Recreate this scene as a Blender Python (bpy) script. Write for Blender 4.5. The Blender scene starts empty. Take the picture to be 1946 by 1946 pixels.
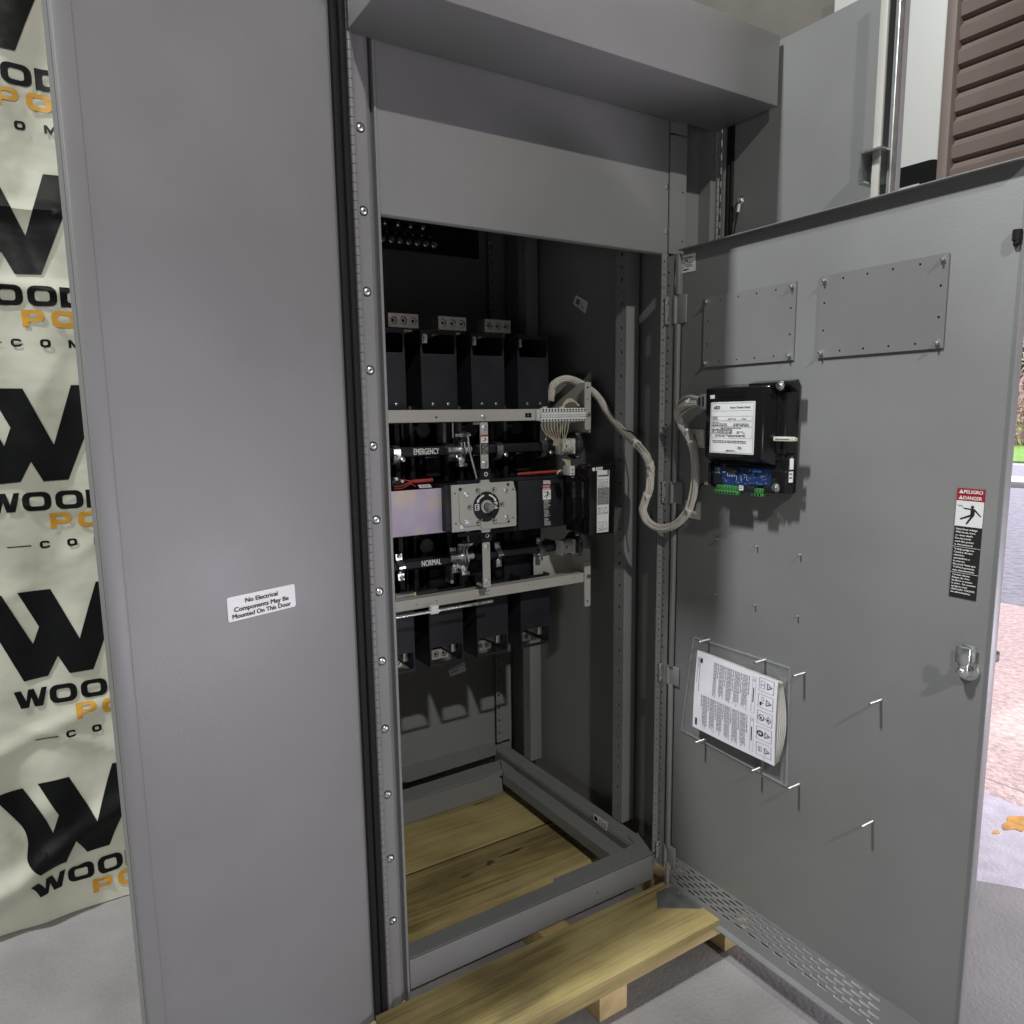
import bpy, bmesh, math, random
import numpy as np
from mathutils import Vector, Matrix
from mathutils.geometry import tessellate_polygon
random.seed(7)
R = math.radians
S = 1.65            # metres per survey unit (1 unit = distance camera -> cabinet front)
H0 = 1.65           # camera height above the floor
scene = bpy.context.scene
COL = scene.collection

# ------------------------------------------------------------------ camera
FPX, CX, CY, PIX = 1411.18, 973.0, 1003.0, 1946.0
YAW, PITCH, ROLL = R(32.3274), R(8.5868), R(-0.7838)
_fw = Vector((math.sin(YAW)*math.cos(PITCH), math.cos(YAW)*math.cos(PITCH), -math.sin(PITCH)))
_r0 = Vector((math.cos(YAW), -math.sin(YAW), 0)); _u0 = _r0.cross(_fw)
CR = math.cos(ROLL)*_r0 + math.sin(ROLL)*_u0
CU = -math.sin(ROLL)*_r0 + math.cos(ROLL)*_u0
cam = bpy.data.objects.new('camera', bpy.data.cameras.new('camera'))
COL.objects.link(cam); scene.camera = cam
cam.matrix_world = Matrix(((CR.x, CU.x, -_fw.x, 0), (CR.y, CU.y, -_fw.y, 0), (CR.z, CU.z, -_fw.z, H0), (0, 0, 0, 1)))
cam.data.sensor_width = 36; cam.data.lens = 36*FPX/PIX
cam.data.shift_x = 0; cam.data.shift_y = (CY-PIX/2)/PIX
cam.data.clip_start = 0.02; cam.data.clip_end = 300

# ------------------------------------------------------------------ world and light
w = bpy.data.worlds.new('World'); scene.world = w; w.use_nodes = True
w.node_tree.nodes['Background'].inputs[0].default_value = (0.80, 0.86, 0.90, 1)
w.node_tree.nodes['Background'].inputs[1].default_value = 0.045
scene.view_settings.view_transform = 'Standard'; scene.view_settings.look = 'None'
scene.view_settings.exposure = 0; scene.view_settings.gamma = 1
def P3(x, y, z): return Vector((x*S, y*S, z*S+H0))
def area(name, loc, target, sx, sy, watts, col, spin=0):
    l = bpy.data.lights.new(name, 'AREA'); l.shape = 'RECTANGLE'; l.size = sx; l.size_y = sy
    l.energy = watts; l.color = col
    o = bpy.data.objects.new(name, l); COL.objects.link(o)
    o.location = P3(*loc); d = P3(*target)-P3(*loc)
    o.rotation_euler = d.to_track_quat('-Z', 'Y').to_euler()
    if spin: o.rotation_euler.rotate_axis('Z', spin)
    return o
area('ceiling_lamp', (-0.45, -2.9, 2.8), (0.6, 1.2, -0.4), 0.22, 0.10, 292, (1.0, 0.98, 0.92))
area('ceiling_lamp', (-2.25, 0.92, 4.6), (0.9, 0.6, -0.4), 0.40, 0.70, 880, (0.97, 1.0, 0.995))
area('daylight_from_doorway', (2.7, -1.5, -0.86), (0.2, 0.9, -1.4), 3.2, 0.42, 165, (0.88, 0.83, 1.0))
area('added_fill_light', (-3.4, -2.2, -0.50), (0.9, 0.7, -1.0), 3.0, 0.9, 36, (0.96, 1.0, 0.98))  # soft fill added low at front left, no such opening known
area('daylight_over_driveway', (25.0, 8.0, 12.0), (25.0, 8.0, -1.0), 68, 68, 70000, (0.95, 0.92, 1.0))

# ------------------------------------------------------------------ materials
def nodes(m):
    m.use_nodes = True; nt = m.node_tree
    return nt, nt.nodes['Principled BSDF']
def inp(b, k, v):
    if k in b.inputs: b.inputs[k].default_value = v
MATS = {}
def mat(name, col, rough=0.5, metal=0.0, bump=None, var=None, spec=0.5, alpha=None, coat=0, emit=None, trans=0):
    """bump=(scale, strength, distance); var=(scale, amount, detail)"""
    m = bpy.data.materials.new(name); nt, b = nodes(m); N, L = nt.nodes, nt.links
    c = (*col, 1)
    inp(b, 'Base Color', c); inp(b, 'Roughness', rough); inp(b, 'Metallic', metal); inp(b, 'Specular IOR Level', spec)
    if coat: inp(b, 'Coat Weight', coat); inp(b, 'Coat Roughness', 0.08)
    if trans: inp(b, 'Transmission Weight', trans); inp(b, 'IOR', 1.45)
    if alpha is not None: inp(b, 'Alpha', alpha)
    if emit: inp(b, 'Emission Color', (*emit[:3], 1)); inp(b, 'Emission Strength', emit[3])
    tc = N.new('ShaderNodeTexCoord')
    if var:
        n = N.new('ShaderNodeTexNoise'); n.inputs['Scale'].default_value = var[0]; n.inputs['Detail'].default_value = var[2] if len(var) > 2 else 3
        L.new(tc.outputs['Object'], n.inputs['Vector'])
        mr = N.new('ShaderNodeMapRange'); mr.inputs[1].default_value = 0.3; mr.inputs[2].default_value = 0.7
        mr.inputs[3].default_value = 1-var[1]; mr.inputs[4].default_value = 1+var[1]; L.new(n.outputs[0], mr.inputs[0])
        mx = N.new('ShaderNodeVectorMath'); mx.operation = 'SCALE'; mx.inputs[0].default_value = col
        L.new(mr.outputs[0], mx.inputs['Scale']); L.new(mx.outputs[0], b.inputs['Base Color'])
        mr2 = N.new('ShaderNodeMapRange'); mr2.inputs[1].default_value = 0.3; mr2.inputs[2].default_value = 0.7
        mr2.inputs[3].default_value = rough*0.82; mr2.inputs[4].default_value = min(1, rough*1.18)
        L.new(n.outputs[0], mr2.inputs[0]); L.new(mr2.outputs[0], b.inputs['Roughness'])
    if bump:
        n = N.new('ShaderNodeTexNoise'); n.inputs['Scale'].default_value = bump[0]; n.inputs['Detail'].default_value = 2
        L.new(tc.outputs['Object'], n.inputs['Vector'])
        bp = N.new('ShaderNodeBump'); bp.inputs['Strength'].default_value = bump[1]; bp.inputs['Distance'].default_value = bump[2]
        L.new(n.outputs[0], bp.inputs['Height']); L.new(bp.outputs[0], b.inputs['Normal'])
    MATS[name] = m
    return m
mat('grey_paint', (0.205, 0.207, 0.206), 0.43, 0, (420, 0.32, 0.0008), (2.6, 0.07, 6), 0.45)
mat('grey_paint_rail', (0.42, 0.41, 0.38), 0.5, 0, (520, 0.15, 0.0006), (6, 0.04), 0.4)
mat('grey_plate', (0.44, 0.44, 0.415), 0.5, 0, (520, 0.15, 0.0006), (6, 0.04), 0.4)
mat('galvanised', (0.46, 0.47, 0.46), 0.36, 0.9, None, (30, 0.12))
mat('zinc', (0.80, 0.82, 0.82), 0.30, 1.0, None, (80, 0.1))
mat('lug_metal', (0.85, 0.80, 0.72), 0.45, 1.0, (400, 0.1, 0.0005), (40, 0.08))
mat('brass', (0.72, 0.56, 0.28), 0.3, 1.0)
mat('black_plastic', (0.016, 0.017, 0.021), 0.42, 0, (900, 0.15, 0.0003), (20, 0.15), 0.45)
mat('black_gloss', (0.010, 0.010, 0.011), 0.12, 0, (25, 0.05, 0.001), None, 0.6)
mat('black_satin', (0.018, 0.019, 0.024), 0.45, 0, None, (15, 0.1), 0.3)
mat('rubber', (0.010, 0.010, 0.010), 0.7, 0, None, (60, 0.2), 0.3)
mat('dark_void', (0.006, 0.006, 0.006), 0.9, 0, None, None, 0.1)
mat('sticker_white', (0.78, 0.78, 0.78), 0.45, 0, None, (40, 0.03))
mat('cream_plastic', (0.66, 0.64, 0.54), 0.45, 0, None, (50, 0.05))
mat('paper', (0.80, 0.78, 0.86), 0.7, 0, (60, 0.1, 0.001), (20, 0.03))
mat('paper_edge', (0.66, 0.64, 0.60), 0.8, 0, None, (300, 0.12))
mat('rust_paint', (0.48, 0.25, 0.07), 0.8, 0, None, (30, 0.35, 8), 0.2)
mat('ink', (0.012, 0.012, 0.013), 0.6)
mat('ink_grey', (0.16, 0.16, 0.17), 0.6)
mat('white_ink', (0.85, 0.85, 0.82), 0.5)
mat('red_sign', (0.36, 0.02, 0.035), 0.45)
mat('banner_sheet', (0.50, 0.50, 0.48), 0.5)
mat('banner_vinyl', (0.58, 0.58, 0.49), 0.42, 0, (9, 0.30, 0.02), (5, 0.05), 0.2)
mat('banner_black', (0.006, 0.007, 0.007), 0.42, 0, (14, 0.12, 0.02), None, 0.16)
mat('banner_orange', (0.60, 0.31, 0.03), 0.42, 0, (14, 0.25, 0.02), None, 0.35)
mat('wire_white', (0.52, 0.49, 0.45), 0.4, 0, None, (30, 0.08))
mat('wire_cream', (0.62, 0.56, 0.40), 0.4)
mat('wire_red', (0.42, 0.055, 0.045), 0.45)
mat('wire_black', (0.012, 0.012, 0.013), 0.35)
mat('nylon', (0.72, 0.71, 0.68), 0.35)
mat('terminal_grey', (0.56, 0.555, 0.53), 0.5)
mat('insulator_grey', (0.62, 0.61, 0.57), 0.5, 0, None, (60, 0.06))
mat('pcb', (0.012, 0.035, 0.13), 0.4, 0, None, (90, 0.25))
mat('pcb_blue', (0.02, 0.16, 0.48), 0.35)
mat('green_terminal', (0.05, 0.19, 0.055), 0.45)
mat('connector_grey', (0.33, 0.33, 0.38), 0.45)
mat('concrete', (0.22, 0.21, 0.21), 0.75, 0, (90, 0.6, 0.004), (2.2, 0.30, 12), 0.3)
mat('sunlit_concrete', (0.46, 0.435, 0.49), 0.85, 0, (70, 0.5, 0.006), (14, 0.14, 12), 0.2)  # lighter concrete with the sunlight put into its colour
mat('pink_paving', (0.50, 0.385, 0.365), 0.9, 0, (40, 0.9, 0.015), (30, 0.25, 12), 0.2)
mat('seam_dark', (0.08, 0.06, 0.05), 0.8)
mat('asphalt', (0.25, 0.24, 0.28), 0.9, 0, (14, 1.0, 0.05), (9, 0.25, 12), 0.2)
mat('kerb_concrete', (0.50, 0.46, 0.46), 0.85, 0, None, (10, 0.1))
mat('road_paint', (0.75, 0.74, 0.74), 0.7)
mat('grass', (0.17, 0.31, 0.07), 0.9, 0, (30, 1.0, 0.05), (10, 0.35, 8), 0.2)
mat('shrub_twig', (0.42, 0.28, 0.27), 0.85, 0, None, (8, 0.3))
mat('shrub_leaf', (0.24, 0.34, 0.12), 0.8, 0, None, (12, 0.4))
mat('garage_slat', (0.15, 0.115, 0.10), 0.55, 0, None, (3, 0.1))
mat('wall_paint', (0.15, 0.14, 0.12), 0.8, 0, (30, 0.2, 0.005), (3, 0.12))
# adhesive hazy clear vinyl
mat('clear_vinyl', (0.50, 0.51, 0.52), 0.18, 0, (25, 0.7, 0.012), None, 0.6, alpha=0.09)
mat('clear_rim', (0.42, 0.43, 0.45), 0.2, 0, None, None, 0.7, alpha=0.24)
# iridescent zinc sheet
def iridescent():
    m = mat('zinc_sheet', (0.56, 0.54, 0.60), 0.55, 0.15); nt = m.node_tree; N, L = nt.nodes, nt.links; b = N['Principled BSDF']
    tc = N.new('ShaderNodeTexCoord'); n = N.new('ShaderNodeTexNoise'); n.inputs['Scale'].default_value = 14; n.inputs['Detail'].default_value = 2
    cr = N.new('ShaderNodeValToRGB'); cr.color_ramp.interpolation = 'B_SPLINE'
    e = cr.color_ramp.elements; e[0].position = .3; e[0].color = (.40, .44, .56, 1); e[1].position = .70; e[1].color = (.55, .55, .40, 1)
    for p, c in ((.42, (.54, .40, .52, 1)), (.50, (.44, .46, .58, 1)), (.60, (.60, .45, .52, 1))):
        x = e.new(p); x.color = c
    L.new(tc.outputs['Object'], n.inputs['Vector']); L.new(n.outputs[0], cr.inputs[0]); L.new(cr.outputs[0], b.inputs['Base Color'])
iridescent()
def wood():
    m = mat('pine_board', (0.30, 0.22, 0.10), 0.65); nt = m.node_tree; N, L = nt.nodes, nt.links; b = N['Principled BSDF']
    tc = N.new('ShaderNodeTexCoord')
    def noise(scale, vec, det=3, dist=0):
        mp = N.new('ShaderNodeMapping'); mp.inputs['Scale'].default_value = vec; L.new(tc.outputs['Object'], mp.inputs['Vector'])
        n = N.new('ShaderNodeTexNoise'); n.inputs['Scale'].default_value = scale; n.inputs['Detail'].default_value = det; n.inputs['Distortion'].default_value = dist
        L.new(mp.outputs[0], n.inputs['Vector']); return n.outputs[0]
    def ma(op, a, k, c=None):
        x = N.new('ShaderNodeMath'); x.operation = op; L.new(a, x.inputs[0])
        if isinstance(k, (int, float)): x.inputs[1].default_value = k
        else: L.new(k, x.inputs[1])
        if c is not None: L.new(c, x.inputs[2])
        return x.outputs[0]
    big = noise(2.4, (1, 1.6, 1), 4)                       # blotches
    fine = noise(7, (.7, 60, 60), 9, .3)                  # fine grain lines
    ring = ma('SINE', ma('MULTIPLY', noise(1.0, (.45, 6, 6), 2, .4), 46), 1)   # flat-sawn growth rings
    v = ma('MULTIPLY_ADD', ring, .060, big); v = ma('MULTIPLY_ADD', fine, .62, v); v = ma('SUBTRACT', v, .31)
    cr = N.new('ShaderNodeValToRGB'); e = cr.color_ramp.elements
    e[0].position = .30; e[0].color = (.15, .115, .045, 1); e[1].position = .74; e[1].color = (.48, .39, .18, 1)
    x = e.new(.50); x.color = (.345, .27, .11, 1)
    L.new(v, cr.inputs[0]); L.new(cr.outputs[0], b.inputs['Base Color'])
    bp = N.new('ShaderNodeBump'); bp.inputs['Strength'].default_value = .35; bp.inputs['Distance'].default_value = .002
    L.new(fine, bp.inputs['Height']); L.new(bp.outputs[0], b.inputs['Normal'])
wood()
mat('wood_dark', (0.075, 0.048, 0.022), 0.75, 0, None, (30, 0.4))
mat('wood_edge', (0.42, 0.31, 0.15), 0.7, 0, None, (20, 0.15))

# ------------------------------------------------------------------ survey frames: real planes measured once, in survey units
def ray(px, py): return CR*(px-CX) - CU*(py-CY) + _fw*FPX
class Frame:
    def __init__(s, o, r, u):
        s.o = Vector(o); s.r = Vector(r).normalized(); s.u = Vector(u).normalized(); s.n = s.r.cross(s.u)
    def P(s, a, b, c=0): return s.o + s.r*a + s.u*b + s.n*c
    def at(s, p, c=0):
        d = ray(*p); q = s.o + s.n*c; t = q.dot(s.n)/d.dot(s.n); v = d*t-s.o
        return v.dot(s.r), v.dot(s.u)
def F(y): return Frame((0, y, 0), (1, 0, 0), (0, 0, 1))
XD = 0.972
G = Frame((XD, 0, 0), (0, -1, 0), (0, 0, 1))
PHI = R(17)
LF = Frame((0.388, 1.0, 0), (math.cos(PHI), math.sin(PHI), 0), (0, 0, 1))
def onX(p, X): d = ray(*p); return d*(X/d.x)
def onY(p, Y): d = ray(*p); return d*(Y/d.y)
def onZ(p, Z): d = ray(*p); return d*(Z/d.z)
def crop(x0, y0, w): return lambda a, b: (x0+a*w/1932, y0+b*w/1932)
c1 = crop(0, 270, 400); c2 = crop(0, 670, 400); c3 = crop(0, 1050, 400); c4 = crop(0, 1400, 400); c5 = crop(600, 270, 400); c6 = crop(1000, 270, 400)
d1 = crop(720, 560, 350); d2 = crop(720, 780, 250); d3 = crop(920, 780, 280); d4 = crop(720, 980, 250); d5 = crop(920, 980, 280); d6 = crop(720, 1100, 400)
e1 = crop(1300, 270, 646); e2 = crop(1200, 680, 360); e3 = crop(1300, 700, 260); e4 = crop(1280, 1180, 360); e5 = crop(1560, 900, 450); e6 = crop(1200, 1450, 400); e7 = crop(700, 1380, 600); e8 = crop(1000, 560, 340)
e9 = crop(1300, 270, 500)

# ------------------------------------------------------------------ mesh builder
_text = {}
def text_geo(s, bold=0.0, extrude=0):
    k = (s, bold)
    if k not in _text:
        cu = bpy.data.curves.new('t', 'FONT'); cu.body = s; cu.resolution_u = 3; cu.offset = bold
        ob = bpy.data.objects.new('t', cu); COL.objects.link(ob)
        me = bpy.data.meshes.new_from_object(ob.evaluated_get(bpy.context.evaluated_depsgraph_get()))
        vs = [(v.co.x, v.co.y) for v in me.vertices]; fs = [tuple(p.vertices) for p in me.polygons]
        bpy.data.objects.remove(ob); bpy.data.meshes.remove(me)
        if vs:
            x0 = min(v[0] for v in vs); x1 = max(v[0] for v in vs)
            vs = [(v[0]-x0, v[1]) for v in vs]; wd = x1-x0
        else: wd = 0
        _text[k] = (vs, fs, wd)
    return _text[k]

class MB:
    def __init__(s): s.v = []; s.f = []; s.m = []; s.mats = []; s.cur = 0
    def use(s, name):
        if name not in s.mats: s.mats.append(name)
        s.cur = s.mats.index(name); return s
    def add(s, vs, fs):
        o = len(s.v); s.v += [Vector(v) for v in vs]
        for f in fs: s.f.append([i+o for i in f]); s.m.append(s.cur)
        return s
    def box(s, fr, a0, a1, b0, b1, c0, c1, bev=0, taper=(0, 0)):
        if a0 > a1: a0, a1 = a1, a0
        if b0 > b1: b0, b1 = b1, b0
        if c0 > c1: c0, c1 = c1, c0
        if bev <= 0:
            tx, ty = taper
            vs = [fr.P(a, b, c) for c, k in ((c0, 0), (c1, 1)) for a, b in ((a0+tx*k, b0+ty*k), (a1-tx*k, b0+ty*k), (a1-tx*k, b1-ty*k), (a0+tx*k, b1-ty*k))]
            return s.add(vs, [(3, 2, 1, 0), (4, 5, 6, 7), (0, 1, 5, 4), (1, 2, 6, 5), (2, 3, 7, 6), (3, 0, 4, 7)])
        bm = bmesh.new(); tx, ty = taper
        V = [bm.verts.new((a, b, c)) for c, k in ((c0, 0), (c1, 1)) for a, b in ((a0+tx*k, b0+ty*k), (a1-tx*k, b0+ty*k), (a1-tx*k, b1-ty*k), (a0+tx*k, b1-ty*k))]
        for f in ((3, 2, 1, 0), (4, 5, 6, 7), (0, 1, 5, 4), (1, 2, 6, 5), (2, 3, 7, 6), (3, 0, 4, 7)): bm.faces.new([V[i] for i in f])
        m = min(a1-a0, b1-b0, c1-c0)*.45
        bmesh.ops.bevel(bm, geom=bm.edges[:], offset=min(bev, m), segments=2, affect='EDGES', profile=.5)
        bm.verts.index_update()
        vs = [fr.P(*v.co) for v in bm.verts]; fs = [[v.index for v in f.verts] for f in bm.faces]; bm.free()
        return s.add(vs, fs)
    def prism(s, fr, outline, c0, c1, holes=()):
        loops = [list(outline)]+[list(h) for h in holes]
        flat = [p for l in loops for p in l]; n = len(flat)
        tris = tessellate_polygon([[Vector((p[0], p[1], 0)) for p in l] for l in loops])
        vs = [fr.P(p[0], p[1], c0) for p in flat]+[fr.P(p[0], p[1], c1) for p in flat]
        fs = []
        for t in tris:
            a, b, c = (Vector(flat[i]) for i in t)
            cr = (b.x-a.x)*(c.y-a.y)-(b.y-a.y)*(c.x-a.x)
            t = tuple(t) if cr > 0 else tuple(reversed(t))
            fs.append(tuple(i+n for i in t)); fs.append(tuple(reversed(t)))
        o = 0
        for k, l in enumerate(loops):
            m = len(l); ar = sum(l[i][0]*l[(i+1) % m][1]-l[(i+1) % m][0]*l[i][1] for i in range(m))
            ccw = (ar > 0) == (k == 0)
            for i in range(m):
                j = (i+1) % m; q = (o+i, o+j, o+j+n, o+i+n)
                fs.append(q if ccw else tuple(reversed(q)))
            o += m
        return s.add(vs, fs)
    def cyl(s, p0, p1, r, n=16, r2=None):
        p0 = Vector(p0); p1 = Vector(p1); r2 = r if r2 is None else r2
        d = (p1-p0).normalized(); a = d.orthogonal().normalized(); b = d.cross(a)
        vs = [p0+(a*math.cos(t)+b*math.sin(t))*r for t in (2*math.pi*i/n for i in range(n))]
        vs += [p1+(a*math.cos(t)+b*math.sin(t))*r2 for t in (2*math.pi*i/n for i in range(n))]
        fs = [(i, (i+1) % n, (i+1) % n+n, i+n) for i in range(n)]+[tuple(reversed(range(n))), tuple(range(n, 2*n))]
        return s.add(vs, fs)
    def ring(s, fr, a, b, c0, c1, r0, r1, n=24):
        return s.prism(fr, circ(a, b, r1, n), c0, c1, [circ(a, b, r0, n)])
    def tube(s, pts, r, n=8, rad=None):
        pts = [Vector(p) for p in pts]; N = len(pts); vs = []; up = None
        for i, p in enumerate(pts):
            t = (pts[min(i+1, N-1)]-pts[max(i-1, 0)]).normalized()
            up = t.orthogonal().normalized() if up is None else (up-t*up.dot(t)).normalized()
            b = t.cross(up); rr = r if rad is None else rad[i]
            vs += [p+(up*math.cos(2*math.pi*k/n)+b*math.sin(2*math.pi*k/n))*rr for k in range(n)]
        fs = [(i*n+k, i*n+(k+1) % n, (i+1)*n+(k+1) % n, (i+1)*n+k) for i in range(N-1) for k in range(n)]
        fs += [tuple(reversed(range(n))), tuple(range((N-1)*n, N*n))]
        return s.add(vs, fs)
    def text(s, fr, txt, a, b, h, c, align='l', sx=1.0, bold=0.0, width=None):
        vs, fs, wd = text_geo(txt)
        if not vs: return s
        k = h/0.70
        if width: sx = width/(wd*k)
        o = {'l': 0, 'c': -wd*k*sx/2, 'r': -wd*k*sx}[align]
        for i, (dx, dy) in enumerate([(0, 0)] if not bold else [(-1, -.5), (1, -.5), (1, .5), (-1, .5)]):
            s.add([fr.P(a+o+(v[0]+dx*bold)*k*sx, b+(v[1]+dy*bold)*k, c+i*.00006) for v in vs], fs)
        return s
    def obj(s, name, parent=None, label=None, smooth=True, ang=32):
        L = parent_world(parent) if parent else None
        W = [P3(*v) for v in s.v]
        if L is None:
            lo = Vector((min(v.x for v in W), min(v.y for v in W), min(v.z for v in W))); hi = Vector((max(v.x for v in W), max(v.y for v in W), max(v.z for v in W)))
            L = Vector(((lo.x+hi.x)/2, (lo.y+hi.y)/2, lo.z))
        me = bpy.data.meshes.new(name)
        me.from_pydata([v-L for v in W], [], s.f)
        for m in (s.mats or ['grey_paint']): me.materials.append(MATS[m])
        me.polygons.foreach_set('material_index', s.m)
        if smooth:
            me.polygons.foreach_set('use_smooth', [True]*len(me.polygons))
            try: me.set_sharp_from_angle(angle=R(ang))
            except Exception: pass
        me.update()
        o = bpy.data.objects.new(name, me); COL.objects.link(o)
        if parent: o.parent = parent
        else: o.location = L
        if label: o['label'] = label
        return o
def parent_world(o):
    v = Vector((0, 0, 0))
    while o: v = v+Vector(o.location); o = o.parent
    return v
def circ(a, b, r, n=10, ph=0): return [(a+r*math.cos(2*math.pi*i/n+ph), b+r*math.sin(2*math.pi*i/n+ph)) for i in range(n)]
def rrect(a0, a1, b0, b1, r, n=4):
    out = []
    for cx, cy, s0 in ((a1-r, b0+r, -90), (a1-r, b1-r, 0), (a0+r, b1-r, 90), (a0+r, b0+r, 180)):
        for i in range(n+1):
            t = R(s0+90*i/n); out.append((cx+r*math.cos(t), cy+r*math.sin(t)))
    return out
def thing(name, label, cat, loc, group=None):
    o = bpy.data.objects.new(name, None); COL.objects.link(o); o.location = P3(*loc); o.empty_display_size = .1
    o['label'] = label; o['category'] = cat
    if group: o['group'] = group
    return o
def tag(o, label, cat, group=None):
    o['label'] = label; o['category'] = cat
    if group: o['group'] = group
    return o
def struct(mb, name):
    o = mb.obj(name); o['kind'] = 'structure'; return o

# small fasteners: one mesh of each kind, copied
IDF = Frame((0, 0, 0), (1, 0, 0), (0, 1, 0))
def proto(name, build, mats):
    mb = MB(); build(mb)
    me = bpy.data.meshes.new(name); me.from_pydata(mb.v, [], mb.f)
    for m in mb.mats: me.materials.append(MATS[m])
    me.polygons.foreach_set('material_index', mb.m); me.polygons.foreach_set('use_smooth', [True]*len(me.polygons))
    try: me.set_sharp_from_angle(angle=R(30))
    except Exception: pass
    return me
def lathe(mb, prof, n=20):
    vs = []; fs = []
    for r, z in prof: vs += [(r*math.cos(2*math.pi*k/n), r*math.sin(2*math.pi*k/n), z) for k in range(n)]
    for i in range(len(prof)-1):
        for k in range(n): fs.append((i*n+k, i*n+(k+1) % n, (i+1)*n+(k+1) % n, (i+1)*n+k))
    fs.append(tuple(range((len(prof)-1)*n, len(prof)*n)))
    mb.add(vs, fs)
def b_pan(mb):
    mb.use('rubber'); lathe(mb, [(1.25, 0), (1.25, .03)])
    mb.use('zinc'); lathe(mb, [(1.0, .03), (1.0, .12), (.9, .36), (.6, .55), (.42, .60), (.34, .60), (.30, .35)])
    mb.use('ink'); mb.cyl((0, 0, .30), (0, 0, .37), .30, 6)
    mb.use('zinc'); mb.cyl((0, 0, .3), (0, 0, .5), .1, 8)
def b_hex(mb):
    mb.use('zinc'); lathe(mb, [(1.15, 0), (1.15, .08), (1.0, .16)])
    mb.cyl((0, 0, .1), (0, 0, .75), .80, 6, .78); lathe(mb, [(.6, .74), (.55, .82), (.3, .84)])
def b_phil(mb):
    mb.use('zinc'); lathe(mb, [(1.0, 0), (1.0, .15), (.82, .45), (.45, .6), (.2, .62)])
    mb.use('ink')
    mb.box(IDF, -.5, .5, -.09, .09, .5, .635); mb.box(IDF, -.09, .09, -.5, .5, .5, .636)
def b_stud(mb):     # threaded weld stud, length 1 along n, radius ~0.1
    mb.use('galvanised'); prof = []
    k = 26
    for i in range(k):
        prof += [(.088, i/k), (.106, (i+.5)/k)]
    prof += [(.09, 1.0)]
    lathe(mb, [(.13, 0), (.13, .02)]+prof, 12)
def b_cross(mb):    # plate corner screw with a proud post and nut
    mb.use('zinc'); mb.cyl((0, 0, 0), (0, 0, .9), .85, 6); mb.cyl((0, 0, .9), (0, 0, 2.2), .42, 10)
    mb.box(IDF, -.9, .9, -.18, .18, .9, 1.3); mb.box(IDF, -.18, .18, -.9, .9, .9, 1.3)
FAST = {'pan': proto('pan_screw', b_pan, 0), 'hex': proto('hex_bolt', b_hex, 0), 'phil': proto('cross_screw', b_phil, 0),
        'stud': proto('weld_stud', b_stud, 0), 'plate': proto('plate_screw', b_cross, 0)}
def fasten(kind, parent, fr, a, b, c, r, name='screw', spin=0.0, length=None):
    o = bpy.data.objects.new(name, FAST[kind]); COL.objects.link(o); o.parent = parent
    cs, sn = math.cos(spin), math.sin(spin); k = r*S; kz = (length or r)*S
    X = (fr.r*cs+fr.u*sn)*k; Y = (fr.u*cs-fr.r*sn)*k; Z = fr.n*kz
    T = P3(*fr.P(a, b, c))-parent_world(parent)
    o.matrix_local = Matrix(((X.x, Y.x, Z.x, T.x), (X.y, Y.y, Z.y, T.y), (X.z, Y.z, Z.z, T.z), (0, 0, 0, 1)))
    return o

# a label / page: bilinear patch between four surveyed corners
class Quad:
    def __init__(s, fr, tl, tr, br, bl, c=0.0, px=True):
        q = [fr.at(p, c) if px else p for p in (tl, tr, br, bl)]
        s.tl, s.tr, s.br, s.bl = (fr.P(a, b, c) for a, b in q); s.n = fr.n
        s.W = ((s.tr-s.tl).length+(s.br-s.bl).length)/2; s.H = ((s.bl-s.tl).length+(s.br-s.tr).length)/2
    def P(s, a, b, c=0):     # a from the left, b from the TOP (0..1)
        return (s.tl*(1-a)+s.tr*a)*(1-b)+(s.bl*(1-a)+s.br*a)*b+s.n*c
    def base(s, mb, th=0.0004, r=0.0):
        f = s
        class A:
            P = staticmethod(lambda a, b, c: f.P(a/f.W, 1-b/f.H, c))
        if r: mb.prism(A, rrect(0, f.W, 0, f.H, r), -th*0.5, th)
        else: mb.prism(A, [(0, 0), (f.W, 0), (f.W, f.H), (0, f.H)], -th*0.5, th)
    def rect(s, mb, a0, a1, b0, b1, c=0.0007):
        mb.add([s.P(a0, b1, c), s.P(a1, b1, c), s.P(a1, b0, c), s.P(a0, b0, c)], [(0, 1, 2, 3)])
    def poly(s, mb, pts, c=0.0008, holes=()):
        f = s
        class A:
            P = staticmethod(lambda a, b, cc: f.P(a, 1-b, cc))
        mb.prism(A, [(p[0], 1-p[1]) for p in pts], c-.0001, c, [[(p[0], 1-p[1]) for p in h] for h in holes])
    def text(s, mb, t, a, b, h, align='l', bold=0.0, sx=1.0, width=None, c=0.0008):
        f = s
        class A:
            P = staticmethod(lambda x, y, cc: f.P(x/f.W, 1-y/f.H, cc))
        mb.text(A, t, a*f.W, (1-b)*f.H, h*f.H, c, align, sx, bold, None if width is None else width*f.W)
    def words(s, mb, a0, a1, b, h, c=0.0008, dens=.8, rng=random):
        x = a0
        while x < a1:
            wl = rng.uniform(.02, .075)*min(1, .35/max(a1-a0, .1)+.6)
            if rng.random() < dens: s.rect(mb, x, min(a1, x+wl), b-h/2, b+h/2, c)
            x += wl+.012
    def frame(s, mb, a0, a1, b0, b1, t, c=0.0008):
        ta, tb = t, t*s.W/s.H
        s.rect(mb, a0, a1, b0, b0+tb, c); s.rect(mb, a0, a1, b1-tb, b1, c); s.rect(mb, a0, a0+ta, b0, b1, c); s.rect(mb, a1-ta, a1, b0, b1, c)
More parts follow.
